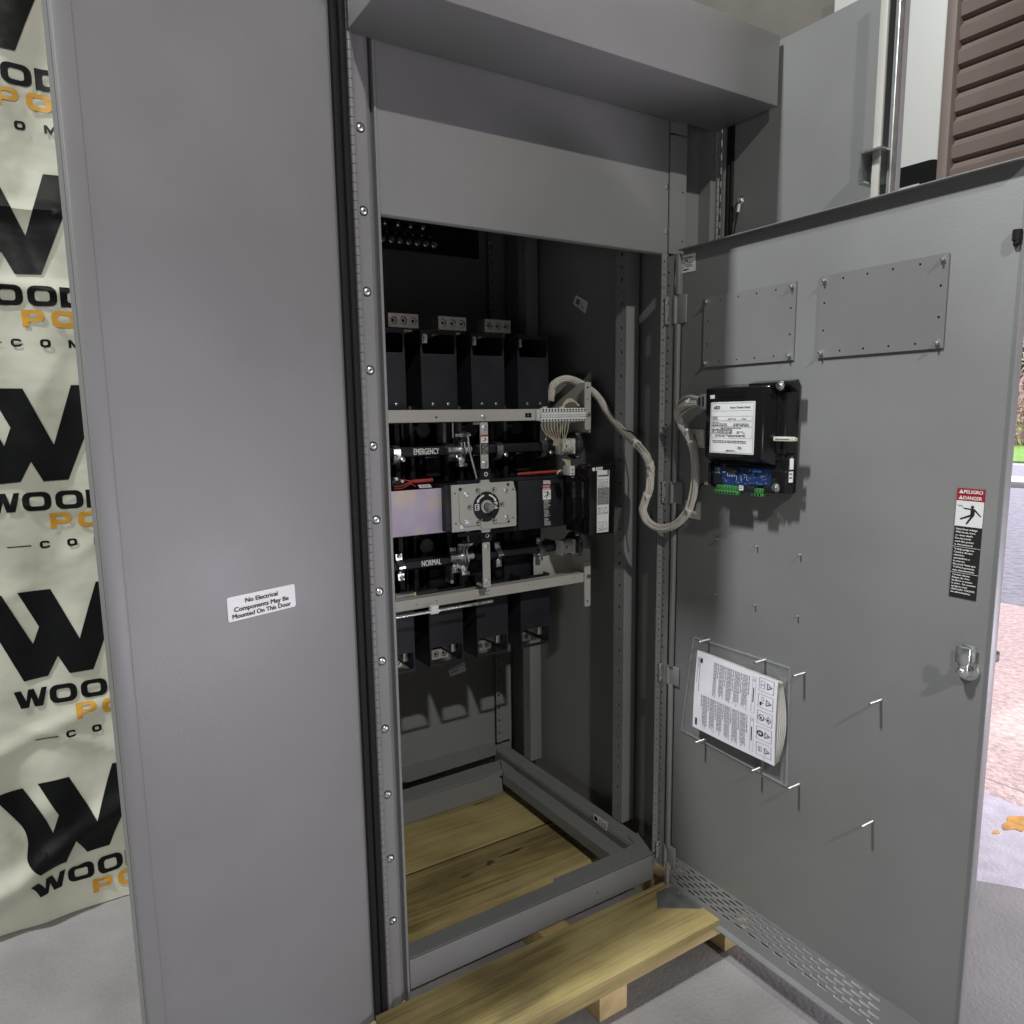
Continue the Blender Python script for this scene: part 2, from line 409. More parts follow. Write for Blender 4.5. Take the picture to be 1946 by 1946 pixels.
def spline(pts, n=8):
    pts = [Vector(p) for p in pts]; out = []
    for i in range(len(pts)-1):
        p0 = pts[max(i-1, 0)]; p1 = pts[i]; p2 = pts[i+1]; p3 = pts[min(i+2, len(pts)-1)]
        for k in range(n):
            t = k/n; out.append(.5*((2*p1)+(-p0+p2)*t+(2*p0-5*p1+4*p2-p3)*t*t+(-p0+3*p1-3*p2+p3)*t**3))
    out.append(pts[-1]); return out
STICK = {'arm1': [(.20, .30), (.66, .30), (.66, .37), (.22, .35)], }
def shock_man(q, mb, b0, b1, a0=0.0, a1=1.0):
    """electric shock pictogram (falling figure and spark) between rows b0..b1"""
    def T(p): return (a0+(a1-a0)*p[0], b0+(b1-b0)*p[1])
    def limb(p, r, w0, w1):
        p = Vector(p); r = Vector(r); d = (r-p).normalized(); n = Vector((-d.y, d.x))
        q.poly(mb, [T(v) for v in (p+n*w0, r+n*w1, r-n*w1, p-n*w0)])
    q.poly(mb, [T(v) for v in circ(.60, .17, .062, 12)])
    limb((.70, .27), (.28, .245), .03, .025); limb((.66, .26), (.92, .53), .03, .025)
    q.poly(mb, [T(v) for v in ((.54, .26), (.70, .27), (.69, .52), (.54, .56))])
    limb((.60, .50), (.18, .70), .045, .03); limb((.64, .50), (.42, .88), .045, .03)
    for p, r in (((.06, .13), (.15, .17)), ((.15, .17), (.19, .13)), ((.19, .13), (.26, .22))): limb(p, r, .012, .012)
def warn_tri(q, mb, a, b, h, white='white_ink', dark='red_sign', c=.0008):
    k = q.H/q.W; w_ = h*k*1.1
    mb.use(white); q.poly(mb, [(a, b), (a+w_, b), (a+w_/2, b-h)], c)
    mb.use(dark); q.rect(mb, a+w_*.46, a+w_*.54, b-h*.65, b-h*.28, c+.0002); q.rect(mb, a+w_*.46, a+w_*.54, b-h*.2, b-h*.1, c+.0002)

# ================================================================== THE CABINET
TV = Frame((0, 0, 0), (1, 0, 0), (0, 1, 0))           # plan frame: a=x, b=y, c=z
SWX = 1.022                                              # inner face of the right side wall
SW = Frame((SWX, 0, 0), (0, -1, 0), (0, 0, 1))
F1 = F(1.0)
TOP = 0.605
cab = thing('electrical_cabinet', 'tall grey steel electrical cabinet with its doors standing wide open', 'cabinet', (0.73, 1.3, -0.914))

m = MB(); m.use('grey_paint')
m.prism(TV, [(.3905, 1.0), (.411, 1.0), (.4225, 1.010), (.4225, 1.000), (.4262, 1.000), (.4262, 1.022), (.3905, 1.022)], -.93, TOP)
post = m.obj('hinge_post', cab)
for i in range(14):
    z = F1.at((707*1.0072, 701*1.0072))[1]
zs = [F1.at((x*1.0072, y*1.0072))[1] for x, y in ((693, 399), (699, 551), (707, 701), (713, 843), (719, 981), (725, 1114), (729, 1245), (733, 1372), (737, 1497), (741, 1618))]
dz = (zs[0]-zs[-1])/9
for i in range(-1, 11): fasten('pan', post, F1, .4015, zs[0]-i*dz, .0002, .0053)
def piano(parent, cx, cy, z0, z1, r, side):
    m = MB(); m.use('grey_paint'); z = z0; L = .01165; k = 0
    while z < z1:
        m.cyl((cx, cy, z+.0004), (cx, cy, z+L-.0004), r, 12)
        z += L; k += 1
    m.use('dark_void'); z = z0; k = 0
    while z < z1:
        if k % 2: m.box(F(cy), cx-side*(r+.0012)-.0011, cx-side*(r+.0012)+.0011, z, z+L, -.001, r*.4)
        z += L; k += 1
    return m.obj('piano_hinge', parent)
piano(cab, .3885, .9955, -.925, TOP-.01, .0040, 1)

# panels of the body
m = MB(); m.use('grey_paint'); m.box(F(1.62), .39, SWX+.004, -.914, TOP, -.004, 0); back = m.obj('back_panel', cab)
m = MB(); m.use('grey_paint'); m.box(SW, -1.624, -1.03, -.914, TOP, -.004, 0); side = m.obj('side_panel', cab)
m = MB(); m.use('grey_paint'); m.box(F(0), .388, .3915, -.914, TOP, -1.624, -1.022); m.obj('side_panel', cab)
m = MB(); m.use('grey_paint'); m.box(TV, .386, 1.09, .93, 1.60, TOP, TOP+.004); m.obj('roof_panel', cab)
# header over the opening with rolled lower edge
m = MB(); m.use('grey_paint'); m.box(F1, .4275, .9655, .2775, TOP-.002, -.006, -.0025)
m.tube([F1.P(.4275, .2805, -.008), F1.P(.9655, .2805, -.008)], .0058, 14)
head = m.obj('header_panel', cab)
for p in ((1271, 355), (1269.8, 440)):
    a, b = F1.at(p); fasten('phil', head, F1, .9608, b, -.0024, .0042)
m = MB(); m.use('grey_paint'); m.box(F1, .386, 1.074, .495, TOP-.002, .002, .135, .002); m.obj('fascia_panel', cab)
# right column
a_, b1_ = F1.at(c6(1442, 465)); _, b2_ = F1.at(c6(1432, 912))
m = MB(); m.use('grey_paint')
m.prism(F1, [(.9672, .2785), (1.0062, .2785), (1.0062, .474), (.9672, .474)], -.003, 0, [circ(.9985, b1_, .0018, 8), circ(.9985, b2_, .0018, 8)])
m.box(F1, .9672, 1.0062, .478, TOP-.002, -.003, 0)
m.use('dark_void'); m.box(F1, .97, 1.003, .285, .47, -.0045, -.004)
m.use('grey_paint'); m.box(F(1.028), 1.0, 1.079, -.914, TOP, -.003, 0); m.box(F1, 1.066, 1.0795, -.914, TOP, -.03, 0)
m.obj('front_column', cab)

def holes_strip(a, b0, b1, pitch, rs=.0013, rb=.0021, skip=()):
    out = []; b = b0; k = 0
    while b < b1:
        if not any(s0 < b < s1 for s0, s1 in skip):
            out.append(circ(a, b, rb if k % 2 else rs, 8))
        b += pitch; k += 1
    return out
# perforated jamb beside the hinges
m = MB(); m.use('grey_paint')
for z0, z1 in ((-.885, -.60), (-.60, -.30), (-.30, 0), (0, .272)):
    m.prism(F1, [(.9515, z0), (.9628, z0), (.9628, z1), (.9515, z1)], -.003, 0, holes_strip(.9568, z0+.006, z1-.004, .0112))
JX = Frame((.9655, 0, 0), (0, -1, 0), (0, 0, 1))
for z0, z1 in ((-.885, -.40), (-.40, .0), (0, .272)):
    m.prism(JX, [(-1.012, z0), (-.985, z0), (-.985, z1), (-1.012, z1)], -.002, 0, holes_strip(-.9985, z0+.01, z1-.006, .0112, .0016, .0026, ((-.5, -.45), (-.15, -.1))))
m.box(F1, .9515, .9655, .272, .2765, -.003, 0)
m.use('dark_void'); m.box(F(1.0), .9668, .9675, -.885, .27, -.02, .012)
jamb = m.obj('perforated_jamb', cab)
# uprights on the right wall
def upright(y0, z1):
    m = MB(); m.use('grey_paint'); z = -.858
    X = Frame((.972, 0, 0), (0, -1, 0), (0, 0, 1))
    while z < z1-.01:
        ze = min(z+.30, z1)
        m.prism(X, [(-y0-.030, z), (-y0, z), (-y0, ze), (-y0-.030, ze)], -.002, 0, holes_strip(-y0-.014, z+.008, ze-.005, .0228, .0022, .0034))
        z = ze
    m.box(F(y0), .9725, 1.0045, -.858, z1, -.002, .0005, .0015)
    m.box(F(y0+.03), .9725, 1.02, -.858, z1, -.002, 0)
    return m.obj('upright', cab)
upright(1.117, .60); upright(1.462, .60)
m = MB(); m.use('grey_paint')
for z0, z1 in ((-.858, -.55), (-.55, -.25), (-.25, .05), (.05, .34), (.34, .60)):
    m.prism(F(1.600), [(.957, z0), (.974, z0), (.974, z1), (.957, z1)], -.003, 0, holes_strip(.9645, z0+.008, z1-.005, .0175, .0020, .0036))
m.box(F(1.601), .9745, 1.003, -.858, .60, -.003, -.001); m.obj('upright', cab)

# base frame
def slots_x(fr, a, b0, b1, n, w=.006, h=.0016):
    return [rrect(a-w/2, a+w/2, b-h/2, b+h/2, h*.49, 2) for b in np.linspace(b0, b1, n)]
m = MB(); m.use('grey_paint')
Z0 = -.858
m.box(F1, .4275, .9545, -.914, Z0-.0003, -.003, .0, .0012)
m.prism(TV, [(.4275, 1.0), (.967, 1.0), (.9775, 1.03), (.9775, 1.071), (.951, 1.071), (.9455, 1.048), (.925, 1.043), (.905, 1.041), (.865, 1.041), (.74, 1.041), (.735, 1.033), (.4275, 1.033)], Z0-.003, Z0,
        [circ(.951, 1.012, .0022), circ(.906, 1.012, .0022), circ(.76, 1.012, .0022)])
m.use('ink'); a_, b_ = F1.at(e7(1402, 1020)); m.cyl(F1.P(a_, b_, .0002), F1.P(a_, b_, .0004), .0016, 10)
front_rail = m.obj('front_base_rail', cab)
m = MB(); m.use('grey_paint')
m.prism(TV, [(.9385, 1.0465), (.9745, 1.0715), (.9745, 1.60), (.9385, 1.578)], Z0-.0055, Z0-.0031,
        slots_x(TV, .957, 1.10, 1.56, 12)+[circ(.947, b, .0016, 8) for b in np.linspace(1.12, 1.54, 9)])
m.prism(TV, [(.884, 1.0415), (.9165, 1.0415), (.9165, 1.52), (.884, 1.45)], Z0-.0055, Z0-.0031,
        slots_x(TV, .900, 1.08, 1.43, 10)+[circ(.908, b, .0014, 8) for b in np.linspace(1.07, 1.41, 8)])
m.box(F(0), .9355, .9385, -.907, Z0-.0055, -1.578, -1.05)
m.box(F(0), .8815, .884, -.886, Z0-.0031, -1.45, -1.0415)
m.box(TV, .917, .9355, 1.06, 1.5, -.914, -.911)
srail = m.obj('side_base_rail', cab)
m = MB(); m.use('grey_paint')
m.prism(TV, [(.4275, 1.545), (.655, 1.545), (.665, 1.552), (.676, 1.544), (.925, 1.552), (.94, 1.585), (.957, 1.62), (.4275, 1.619)], Z0-.0055, Z0-.0033, [circ(.70, 1.58, .002), circ(.86, 1.585, .002)])
m.prism(TV, [(.4275, 1.467), (.66, 1.4675), (.925, 1.4705), (.925, 1.526), (.4275, 1.521)], Z0-.0105, Z0-.0085, [circ(.66, 1.50, .002), circ(.79, 1.505, .002)])
m.box(F(1.4655), .4275, .905, -.875, -.860, -.003, -.0005)
m.prism(F(1.4585), [(.4275, -.914), (.885, -.914), (.885, -.880), (.868, -.8625), (.842, -.8625), (.80, -.8625), (.4275, -.8625)], -.003, 0)
m.box(TV, .43, .93, 1.47, 1.60, -.914, -.911)
rear = m.obj('rear_base_rail', cab)
a_, b_ = F(1.55).at(e7(797, 190)); fasten('hex', rear, TV, .905, 1.49, Z0-.0085, .0035); fasten('hex', rear, TV, .915, 1.505, -.905, .0035, length=.02)
# rating sticker inside the side rail channel
q = Quad(Frame((.9355, 0, 0), (0, -1, 0), (0, 0, 1)), e7(1380, 535), e7(1468, 592), e7(1457, 642), e7(1376, 572), .0006)
m = MB(); m.use('sticker_white'); q.base(m); m.use('ink'); q.rect(m, .06, .3, .2, .8); [q.words(m, .4, .95, y, .07) for y in (.25, .45, .65, .8)]
m.obj('rating_sticker', cab, 'small white rating sticker inside the right base rail')

# stickers on the inside walls
q = Quad(SW, e8(540, 5), e8(667, 80), e8(635, 203), e8(505, 97), .0006)
m = MB(); m.use('sticker_white'); q.base(m, r=.002); m.use('ink_grey'); q.poly(m, [(.16, .22), (.45, .22), (.45, .78), (.16, .78)]); q.text(m, 'Made in', .5, .5, .12, bold=.01); q.rect(m, .52, .9, .62, .70); q.rect(m, .35, .88, .86, .90)
m.obj('wall_sticker', cab, 'tilted white sticker on the dark side wall')
q = Quad(F(1.62), d6(638, 842), d6(785, 762), d6(801, 845), d6(655, 898), .0006)
m = MB(); m.use('sticker_white'); q.base(m, r=.003); m.use('ink'); q.words(m, .08, .88, .16, .10, dens=1); q.words(m, .08, .52, .52, .12, dens=1)
m.obj('wall_sticker', cab, 'tilted white barcode sticker on the back wall under the terminals')

# ------------------------------------------------------------------ left outer door (opened flat to the left)
pz = lambda v: LF.at((640+v*120/1932, 747))[0]
FE = LF.at((190, 1050))[0]
m = MB(); m.use('grey_paint')
m.box(LF, FE, -.0075, -.93, .57, -.012, 0)
m.box(LF, FE, LF.at((234, 1050), .008)[0], -.93, .57, 0, .008, .0022)
ld = m.obj('door', cab, 'left outer door seen from inside')
m = MB(); m.use('grey_paint'); m.box(LF, pz(722), pz(872), -.93, .57, .0, .006, .0012); m.obj('hinge_leaf', ld)
m = MB(); m.use('rubber')
g0, g1 = pz(235), pz(655); gm = (g0+g1)/2
m.box(LF, g0, gm-.0008, -.93, .57, 0, .007, .003); m.box(LF, gm+.0002, g1, -.93, .57, 0, .009, .003)
m.obj('gasket', ld)
fl = lambda a, b: (410+a*180/1932, 1090+b*180/1932)
q = Quad(LF, fl(222, 500), fl(1602, 207), fl(1632, 665), fl(257, 1003), .0004)
m = MB(); m.use('sticker_white'); q.base(m, .0004, .0025); m.use('ink')
q.text(m, 'No Electrical', .49, .335, .185, 'c', .03, width=.475)
q.text(m, 'Components May Be', .49, .635, .185, 'c', .03, width=.80)
q.text(m, 'Mounted On This Door', .49, .90, .185, 'c', .03, width=.86)
m.obj('warning_sticker', ld, 'white sticker reading No Electrical Components May Be Mounted On This Door')

# ------------------------------------------------------------------ right outer door (opened behind the inner door)
RF = Frame((1.083, 0, 0), (0, -1, 0), (0, 0, 1))
rz = lambda v: RF.at(e9(v, 350))[0]
m = MB(); m.use('grey_paint'); ra0, ra1 = rz(288), rz(1545)
m.box(RF, ra0, ra1, -.93, .60, -.012, 0); m.box(RF, ra0, rz(318), -.93, .60, .0, .006, .0015); m.box(RF, rz(1512), ra1, -.93, .60, 0, .012, .002)
rd = m.obj('door', cab, 'right outer door behind the inner door')
m = MB(); m.use('rubber'); m.box(RF, rz(322), rz(345), -.93, .60, 0, .007, .003); m.box(RF, rz(347), rz(368), -.93, .60, 0, .006, .003); m.obj('gasket', rd)
piano(cab, 1.0815, .996, -.925, TOP-.01, .0040, -1)
m = MB(); m.use('grey_paint_rail')
x0, x1 = RF.at(e9(1375, 300), .02)[0], RF.at(e9(1428, 300), .02)[0]
m.box(RF, x0, x1, -.8, .60, .017, .021, .0005)
m.obj('latch_rod', rd)
for bz in (RF.at(e9(1380, 190), .02)[1], RF.at(e9(1380, 190), .02)[1]-.45):
    m = MB(); m.use('galvanised'); h = .022
    m.box(RF, x0-.012, x0-.0095, bz-h, bz+h, 0, .034); m.box(RF, x0-.0095, x1+.010, bz+h-.0025, bz+h, .0, .034); m.box(RF, x0-.0095, x0-.002, bz-h, bz-h+.0025, 0, .034)
    m.box(RF, x0-.0095, x1+.01, bz-h, bz+h, 0, .002)
    m.obj('rod_guide', rd)
m = MB(); m.use('galvanised'); m.box(RF, ra1-.003, ra1+.001, -.93, .60, .002, .0135, .001); m.obj('edge_strip', rd)

# ------------------------------------------------------------------ inner door (open at right angles)
DB = G.at(e6(246, 1082))[1]; DT = .279
DA0, DA1 = -.9705, G.at((1876, 1300))[0]
p = [G.at(e6(*v)) for v in ((418, 905), (515, 972), (370, 905), (468, 972), (370, 975), (945, 1272), (437, 962))]
sa = (p[5][0]-p[0][0])/5; a00 = p[0][0]; b00 = (p[0][1]+p[1][1])/2; st = p[2][0]-p[0][0]; db = b00-(p[2][1]+p[3][1])/2
slots = []
sl = abs(p[6][0]-p[2][0])*.95
for r_ in range(7):
    a0 = a00+(st if r_ % 2 else 0); b = b00-r_*abs(db)
    for k in range(15):
        a = a0+k*sa
        if a+sl < DA1-.03: slots.append(rrect(a, a+sl, b-.0026, b+.0026, .0024, 3))
vz0 = b00-7*abs(db); vz1 = b00+.008
m = MB(); m.use('grey_paint')
m.box(G, DA0, DA1, vz1, DT, -.011, 0, .0008)
m.prism(G, [(DA0, vz0), (DA1, vz0), (DA1, vz1), (DA0, vz1)], -.003, 0, slots)
m.box(G, DA0, DA1, DB, vz0, -.011, 0)
m.box(G, DA0-.001, DA1, DT-.0018, DT, 0, .0125, .0006); m.box(G, DA0-.001, DA1, DB, DB+.002, 0, .0125)
m.box(G, DA1+.0002, DA1+.0022, DB, DT, -.012, .0025, .0006)
door = m.obj('inner_door', cab, 'inner door carrying the controller and document pouch')
m = MB(); m.use('grey_paint')
hz = [F1.at(x)[1] for x in ((1262, 558), (1262, 618), (1252, 1322), (1252, 1352), (1250, 1628), (1250, 1660))]
segs = [(DB+.012, hz[4]-.0), (hz[4]+.022, hz[2]-.012), (hz[2]+.020, hz[0]-.050), (hz[0]+.002, DT-.018)]
fl_b = [(DB+.01, -.868), (-.838, -.505), (-.47, -.16), (-.125, .155), (.205, DT-.006)]
for z0, z1 in fl_b: m.box(G, DA0-.0075, DA0, z0, z1, .002, .0095, .001)
m.obj('edge_flange', door)
def hinge(zc, zh=.024):
    m = MB(); m.use('grey_paint')
    m.box(F(.997), .9560, .9652, zc-zh, zc+zh, 0, .002, .0006)
    m.box(G, DA0-.012, DA0+.014, zc-zh, zc+zh, .001, .005, .001)
    m.cyl(G.P(DA0-.010, zc-zh, .006), G.P(DA0-.010, zc+zh, .006), .0035, 12)
    h = m.obj('door_hinge', cab)
    for s in (-1, 1): fasten('phil', h, F(.995), .9605, zc+s*.013, .0, .0036)
hinge(.180); hinge(-.142, .020); hinge(-.487, .018); hinge(-.853, .02)

def cover_plate(tl, tr, br, bl, top, sides):
    A = [G.at(x, .0025) for x in (tl, tr, br, bl)]
    a0 = (A[0][0]+A[3][0])/2; a1 = (A[1][0]+A[2][0])/2; b1 = (A[0][1]+A[1][1])/2; b0 = (A[2][1]+A[3][1])/2
    hs = []
    for k in range(1, top+1):
        a = a0+(a1-a0)*k/(top+1)
        hs += [circ(a, b1-.008, .0016, 8), circ(a, b0+.008, .0016, 8)]
    for k in range(1, sides+1):
        b = b0+(b1-b0)*k/(sides+1)
        hs += [circ(a0+.008, b, .0017, 8), circ(a1-.008, b, .0017, 8)]
    m = MB(); m.use('dark_void'); m.box(G, a0+.003, a1-.003, b0+.003, b1-.003, .0002, .0008)
    m.use('grey_paint'); m.prism(G, [(a0, b0), (a1, b0), (a1, b1), (a0, b1)], .001, .0028, hs)
    o = m.obj('cover_plate', door)
    for a in (a0+.007, a1-.007):
        for b in (b0+.007, b1-.007): fasten('plate', door, G, a, b, .0028, .0034)
cover_plate(e1(118, 885), e1(640, 788), e1(620, 1240), e1(105, 1280), 4, 2)
cover_plate(e1(775, 762), e1(1511, 628), e1(1470, 1168), e1(757, 1230), 4, 2)
for x in (e4(365, 190), e4(940, 395), e4(1335, 530), e4(330, 1205), e4(905, 1490), e4(1280, 1665), (1674, 1330), (1658, 1561)):
    a, b = G.at(x); o = fasten('stud', door, G, a, b, 0, .021, 'weld_stud', length=.027)
for x in ((1365, 1024), (1440, 1038), (1522, 1054.5), (1283, 1048), (1363, 1129), (1436, 1150), (1517, 1171)):
    a, b = G.at(x); fasten('stud', door, G, a, b, 0, .013, 'weld_stud', length=.007)

# warning label
q = Quad(G, e5(1118, 115), e5(1345, 133), e5(1265, 1040), e5(1045, 995), .0004)
m = MB(); m.use('ink'); q.base(m, .0004)
m.use('red_sign'); q.rect(m, 0, 1, 0, .112, .0006)
m.use('sticker_white'); q.rect(m, 0, 1, .112, .343, .0006)
m.use('ink'); q.rect(m, 0, 1, .054, .056, .0009); shock_man(q, m, .125, .345)
for i, t in enumerate(('PELIGRO', 'DANGER')):
    warn_tri(q, m, .07, .045+i*.054, .034); m.use('white_ink'); q.text(m, t, .25, .045+i*.054, .031, bold=.02, width=.68 if i == 0 else .66)
m.use('white_ink')
for y in (.531, .768): q.rect(m, 0, 1, y, y+.003)
L1 = ['Hazardous voltage', 'Will shock, burn,', 'or cause death.', 'Do not touch', 'until ALL power', 'is disconnected.']
L2 = ['Voltaje peligroso', 'Causara choque', 'electrico,', 'quemaduras o', 'la muerte.', 'No tocar hasta que', 'TODA la potencia', 'este desconectada.']
L3 = ['Tension elevee.', 'Risque de choc,', 'brulures et meme', 'la mort.  Ne toucher', "qu'apres avoir", 'debranche TOUTES', 'les alimentations.']
for L, y0, y1 in ((L1, .355, .525), (L2, .54, .762), (L3, .777, .965)):
    for i, t in enumerate(L):
        y = y0+(y1-y0)*(i+.75)/len(L); q.text(m, t, .07, y, .0155, bold=.03, sx=1.12)
m.obj('warning_label', door, 'red white and black danger label near the free edge')
# approval sticker and small black plate
fz = crop(1225, 450, 100*1932/1073)
q = Quad(G, fz(592, 435), fz(1040, 325), fz(1032, 690), fz(585, 782), .0004)
m = MB(); m.use('sticker_white'); q.base(m); m.use('ink')
q.text(m, 'Q', .06, .66, .36, bold=0, sx=.85); q.rect(m, .31, .315, .05, .95)
q.words(m, .38, .92, .18, .07, dens=1); q.rect(m, .55, .67, .29, .38)
for y in (.47, .57, .68): q.words(m, .35, .9, y, .045)
q.words(m, .45, .72, .84, .08, dens=1); m.use('ink_grey'); q.rect(m, .35, .95, .42, .425); q.rect(m, .35, .95, .62, .625)
m.obj('inspection_sticker', door, 'white sticker with a large letter Q at the top hinge corner')
q = Quad(G, fz(628, 1268), fz(812, 1236), fz(818, 1398), fz(636, 1434), .0004)
m = MB(); m.use('sticker_white'); q.base(m, r=.0015); m.use('ink'); q.poly(m, [(.06, .09), (.94, .09), (.94, .91), (.06, .91)]); m.use('ink_grey'); q.rect(m, .35, .5, .22, .34, .0011); q.words(m, .3, .8, .6, .04, .0011)
m.obj('inspection_sticker', door, 'tiny black sticker with a white border under the letter Q sticker')

# latch
a, b = G.at(e5(1212, 1598)); m = MB(); m.use('zinc')
m.cyl(G.P(a, b, 0), G.P(a, b, .004), .0135, 28); m.ring(G, a, b, .004, .006, .009, .0125, 24)
m.cyl(G.P(a, b, .004), G.P(a, b, .016), .0075, 6)
cu_, cv_ = G.at(e5(1120, 1475), .020)
m.box(G, a-.006, a+.006, b-.004, b+.02, .016, .0185, .001)
m.box(G, a-.0085, a+.0085, cv_-.011, cv_+.011, .0185, .021, .0012)
m.box(G, a-.0075, a+.009, cv_-.009, cv_+.011, .0055, .0075, .001)
latch = m.obj('cam_latch', door); fasten('hex', latch, G, a, b, .0185, .0058)
m = MB(); m.use('black_plastic'); hb = G.at(e5(1405, 1583))[1]
m.box(G, a-.012, a+.012, b-.016, b+.016, -.018, -.011, .002); m.box(G, a-.009, a+.012, hb-.008, hb+.008, -.052, -.018, .003, (.001, .003))
m.obj('door_handle', door)
# gland on the free edge at the top
m = MB(); m.use('rubber'); a, b = G.at(e1(1898, 540)); m.cyl(G.P(a, b-.004, .002), G.P(a, b+.008, .002), .005, 10); m.box(G, a-.003, a+.004, b-.010, b-.003, 0, .006, .002); m.obj('rubber_bumper', door)
# ================================================================== THE TRANSFER SWITCH
sw = thing('transfer_switch', 'four-pole electrical transfer switch of black modules and grey rails bolted inside the cabinet', 'transfer switch', (0.68, 1.35, -0.47))
PX0, PIT, PW = .492, .1037, .0725
YC = 1.24
# pole covers (open channels with a window) above and below
def cover(k, upper):
    x0 = PX0+PIT*k; x1 = x0+PW; t = .0025
    m = MB(); m.use('black_satin')
    if upper: z0, z1, w0, w1 = -.012, .1545, .1130, .1475
    else: z0, z1, w0, w1 = -.4755, -.325, -.4700, -.4375
    m.prism(F(YC), [(x0, z0), (x1, z0), (x1, z1), (x0, z1)], -t, 0, [rrect(x0+.0035, x1-.0035, w0, w1, .0035, 3)])
    for x in (x0, x1-t): m.box(F(0), x, x+t, z0, z1, -YC-.15, -YC-t, 0)
    # thickened rims
    m.box(F(YC), x0-.0008, x0+.0012, z0, z1, -.002, .0012, .0005)
    o = m.obj('pole_cover', sw)
    for s in (.3, .73):
        if upper: fasten('phil', o, F(YC), x0+PW*s, .0225, .0, .0034)
    return o
def lug(parent, x0, x1, z0, z1, y0, y1, n, two=False):
    m = MB(); m.use('lug_metal'); fr = F(y0); wd = (x1-x0)/n
    hs = [circ(x0+wd*(i+.5), (z0+z1)/2, min(wd, z1-z0)*.36, 16) for i in range(n)]
    m.prism(fr, [(x0, z0), (x1, z0), (x1, z1), (x0, z1)], -(y1-y0), 0, hs)
    m.use('black_gloss'); m.box(fr, x0+.002, x1-.002, z0+.002, z1-.002, -(y1-y0)*.6, -(y1-y0)*.55)
    for i in range(n):
        m.use('zinc'); m.ring(fr, x0+wd*(i+.5), (z0+z1)/2, -(y1-y0)*.5, -.002, min(wd, z1-z0)*.18, min(wd, z1-z0)*.29, 12)
    return m.obj('lug', parent)
for k in range(4):
    cu_ = cover(k, True); cl = cover(k, False); x0 = PX0+PIT*k
    lz = F(1.33); q0 = lz.at(d6(478, 655)); q1 = lz.at(d6(634, 745)); zt_ = (lz.at(d6(478, 655))[1]+lz.at(d6(632, 630))[1])/2; zb_ = (lz.at(d6(480, 750))[1]+lz.at(d6(634, 715))[1])/2
    lug(cl, x0+q0[0]-PX0-PIT+.0015, x0+q1[0]-PX0-PIT, zb_, zt_, 1.33, 1.36, 2)
    m = MB(); m.use('lug_metal'); m.box(F(0), x0+PW-.015, x0+PW-.0035, -.462, -.436, -1.31, -1.262, .002); m.obj('lug', cl)
    lug(cu_, x0+.004, x0+.026, .1340, .1500, 1.265, 1.29, 1); 
    if k == 1: lug(cu_, x0+.004, x0+.020, .112, .1290, 1.275, 1.30, 1)
    if k < 3:
        X = x0+.078
        lug(sw, X, X+.061, .1665, .1920, 1.32, 1.35, 3)
        lug(sw, X-.010, X+.052, .1520, .1640, 1.33, 1.36, 3)
for k in range(3): m = MB(); m.use('lug_metal'); m.box(F(1.30), PX0+PIT*k+.073, PX0+PIT*(k+1)+.005, .1570, .1580, -.04, 0); m.obj('bus_bar', sw)

# pole bodies between the rails, ribbed black mouldings
m = MB(); m.use('black_plastic')
for z0, z1 in ((-.125, .02), (-.345, -.20)):
    m.box(F(1.34), .475, .915, z0, z1, -.10, 0)
    for k in range(4):
        x0 = PX0+PIT*k
        for dx, w_, c in ((-.006, .010, .055), (.024, .012, .030), (.066, .012, .055), (.086, .004, .045)):
            m.box(F(1.34), x0+dx, x0+dx+w_, z0, z1, 0, c, .002)
        m.cyl(F(1.34).P(x0+.015, (z0+z1)/2+.028, 0), F(1.34).P(x0+.015, (z0+z1)/2+.028, .07), .014, 18)
        m.box(F(1.34), x0+.030, x0+.068, z0+.01, z0+.05, 0, .045, .004)
m.box(F(1.36), .475, .915, -.22, -.11, -.05, 0)
m.obj('contact_housing', sw)
for k in range(4):
    x0 = PX0+PIT*k
    for z in (-.040,):
        pass

# rails
RY = F(1.2)
def rail(b0, b1, holes, bolts, x1):
    m = MB(); m.use('grey_paint_rail')
    m.prism(RY, [(.4275, b0), (x1, b0), (x1, b1), (.4275, b1)], -.003, 0, [circ(*h, 8) for h in holes])
    m.box(RY, .4275, x1, b0, b0+.0025, -.022, -.003); m.box(RY, .4275, x1, b1-.0025, b1, -.022, -.003)
    m.use('dark_void')
    for h in holes: m.box(RY, h[0]-.004, h[0]+.004, h[1]-.004, h[1]+.004, -.006, -.0045)
    o = m.obj('mounting_rail', sw)
    for x, b in bolts: fasten('hex', o, RY, x, b, .0, .0044)
    return o
hu = RY.at(d1(603, 1287)); bu = RY.at(d1(1100, 1282))
r1 = rail(-.0095, .0120, [(hu[0], hu[1], .0022)], [bu], .934)
h1 = RY.at(d4(552, 1303)); h2 = RY.at(d4(855, 1250)); h3 = RY.at(d5(588, 903)); h4 = RY.at(d5(1168, 812)); bl_ = RY.at(d4(1595, 1122))
r2 = rail(-.3445, -.3255, [(h1[0], h1[1], .0014), (h2[0], h2[1], .0014), (h3[0], h3[1], .0014), (h4[0], h4[1], .0014)], [bl_], .934)
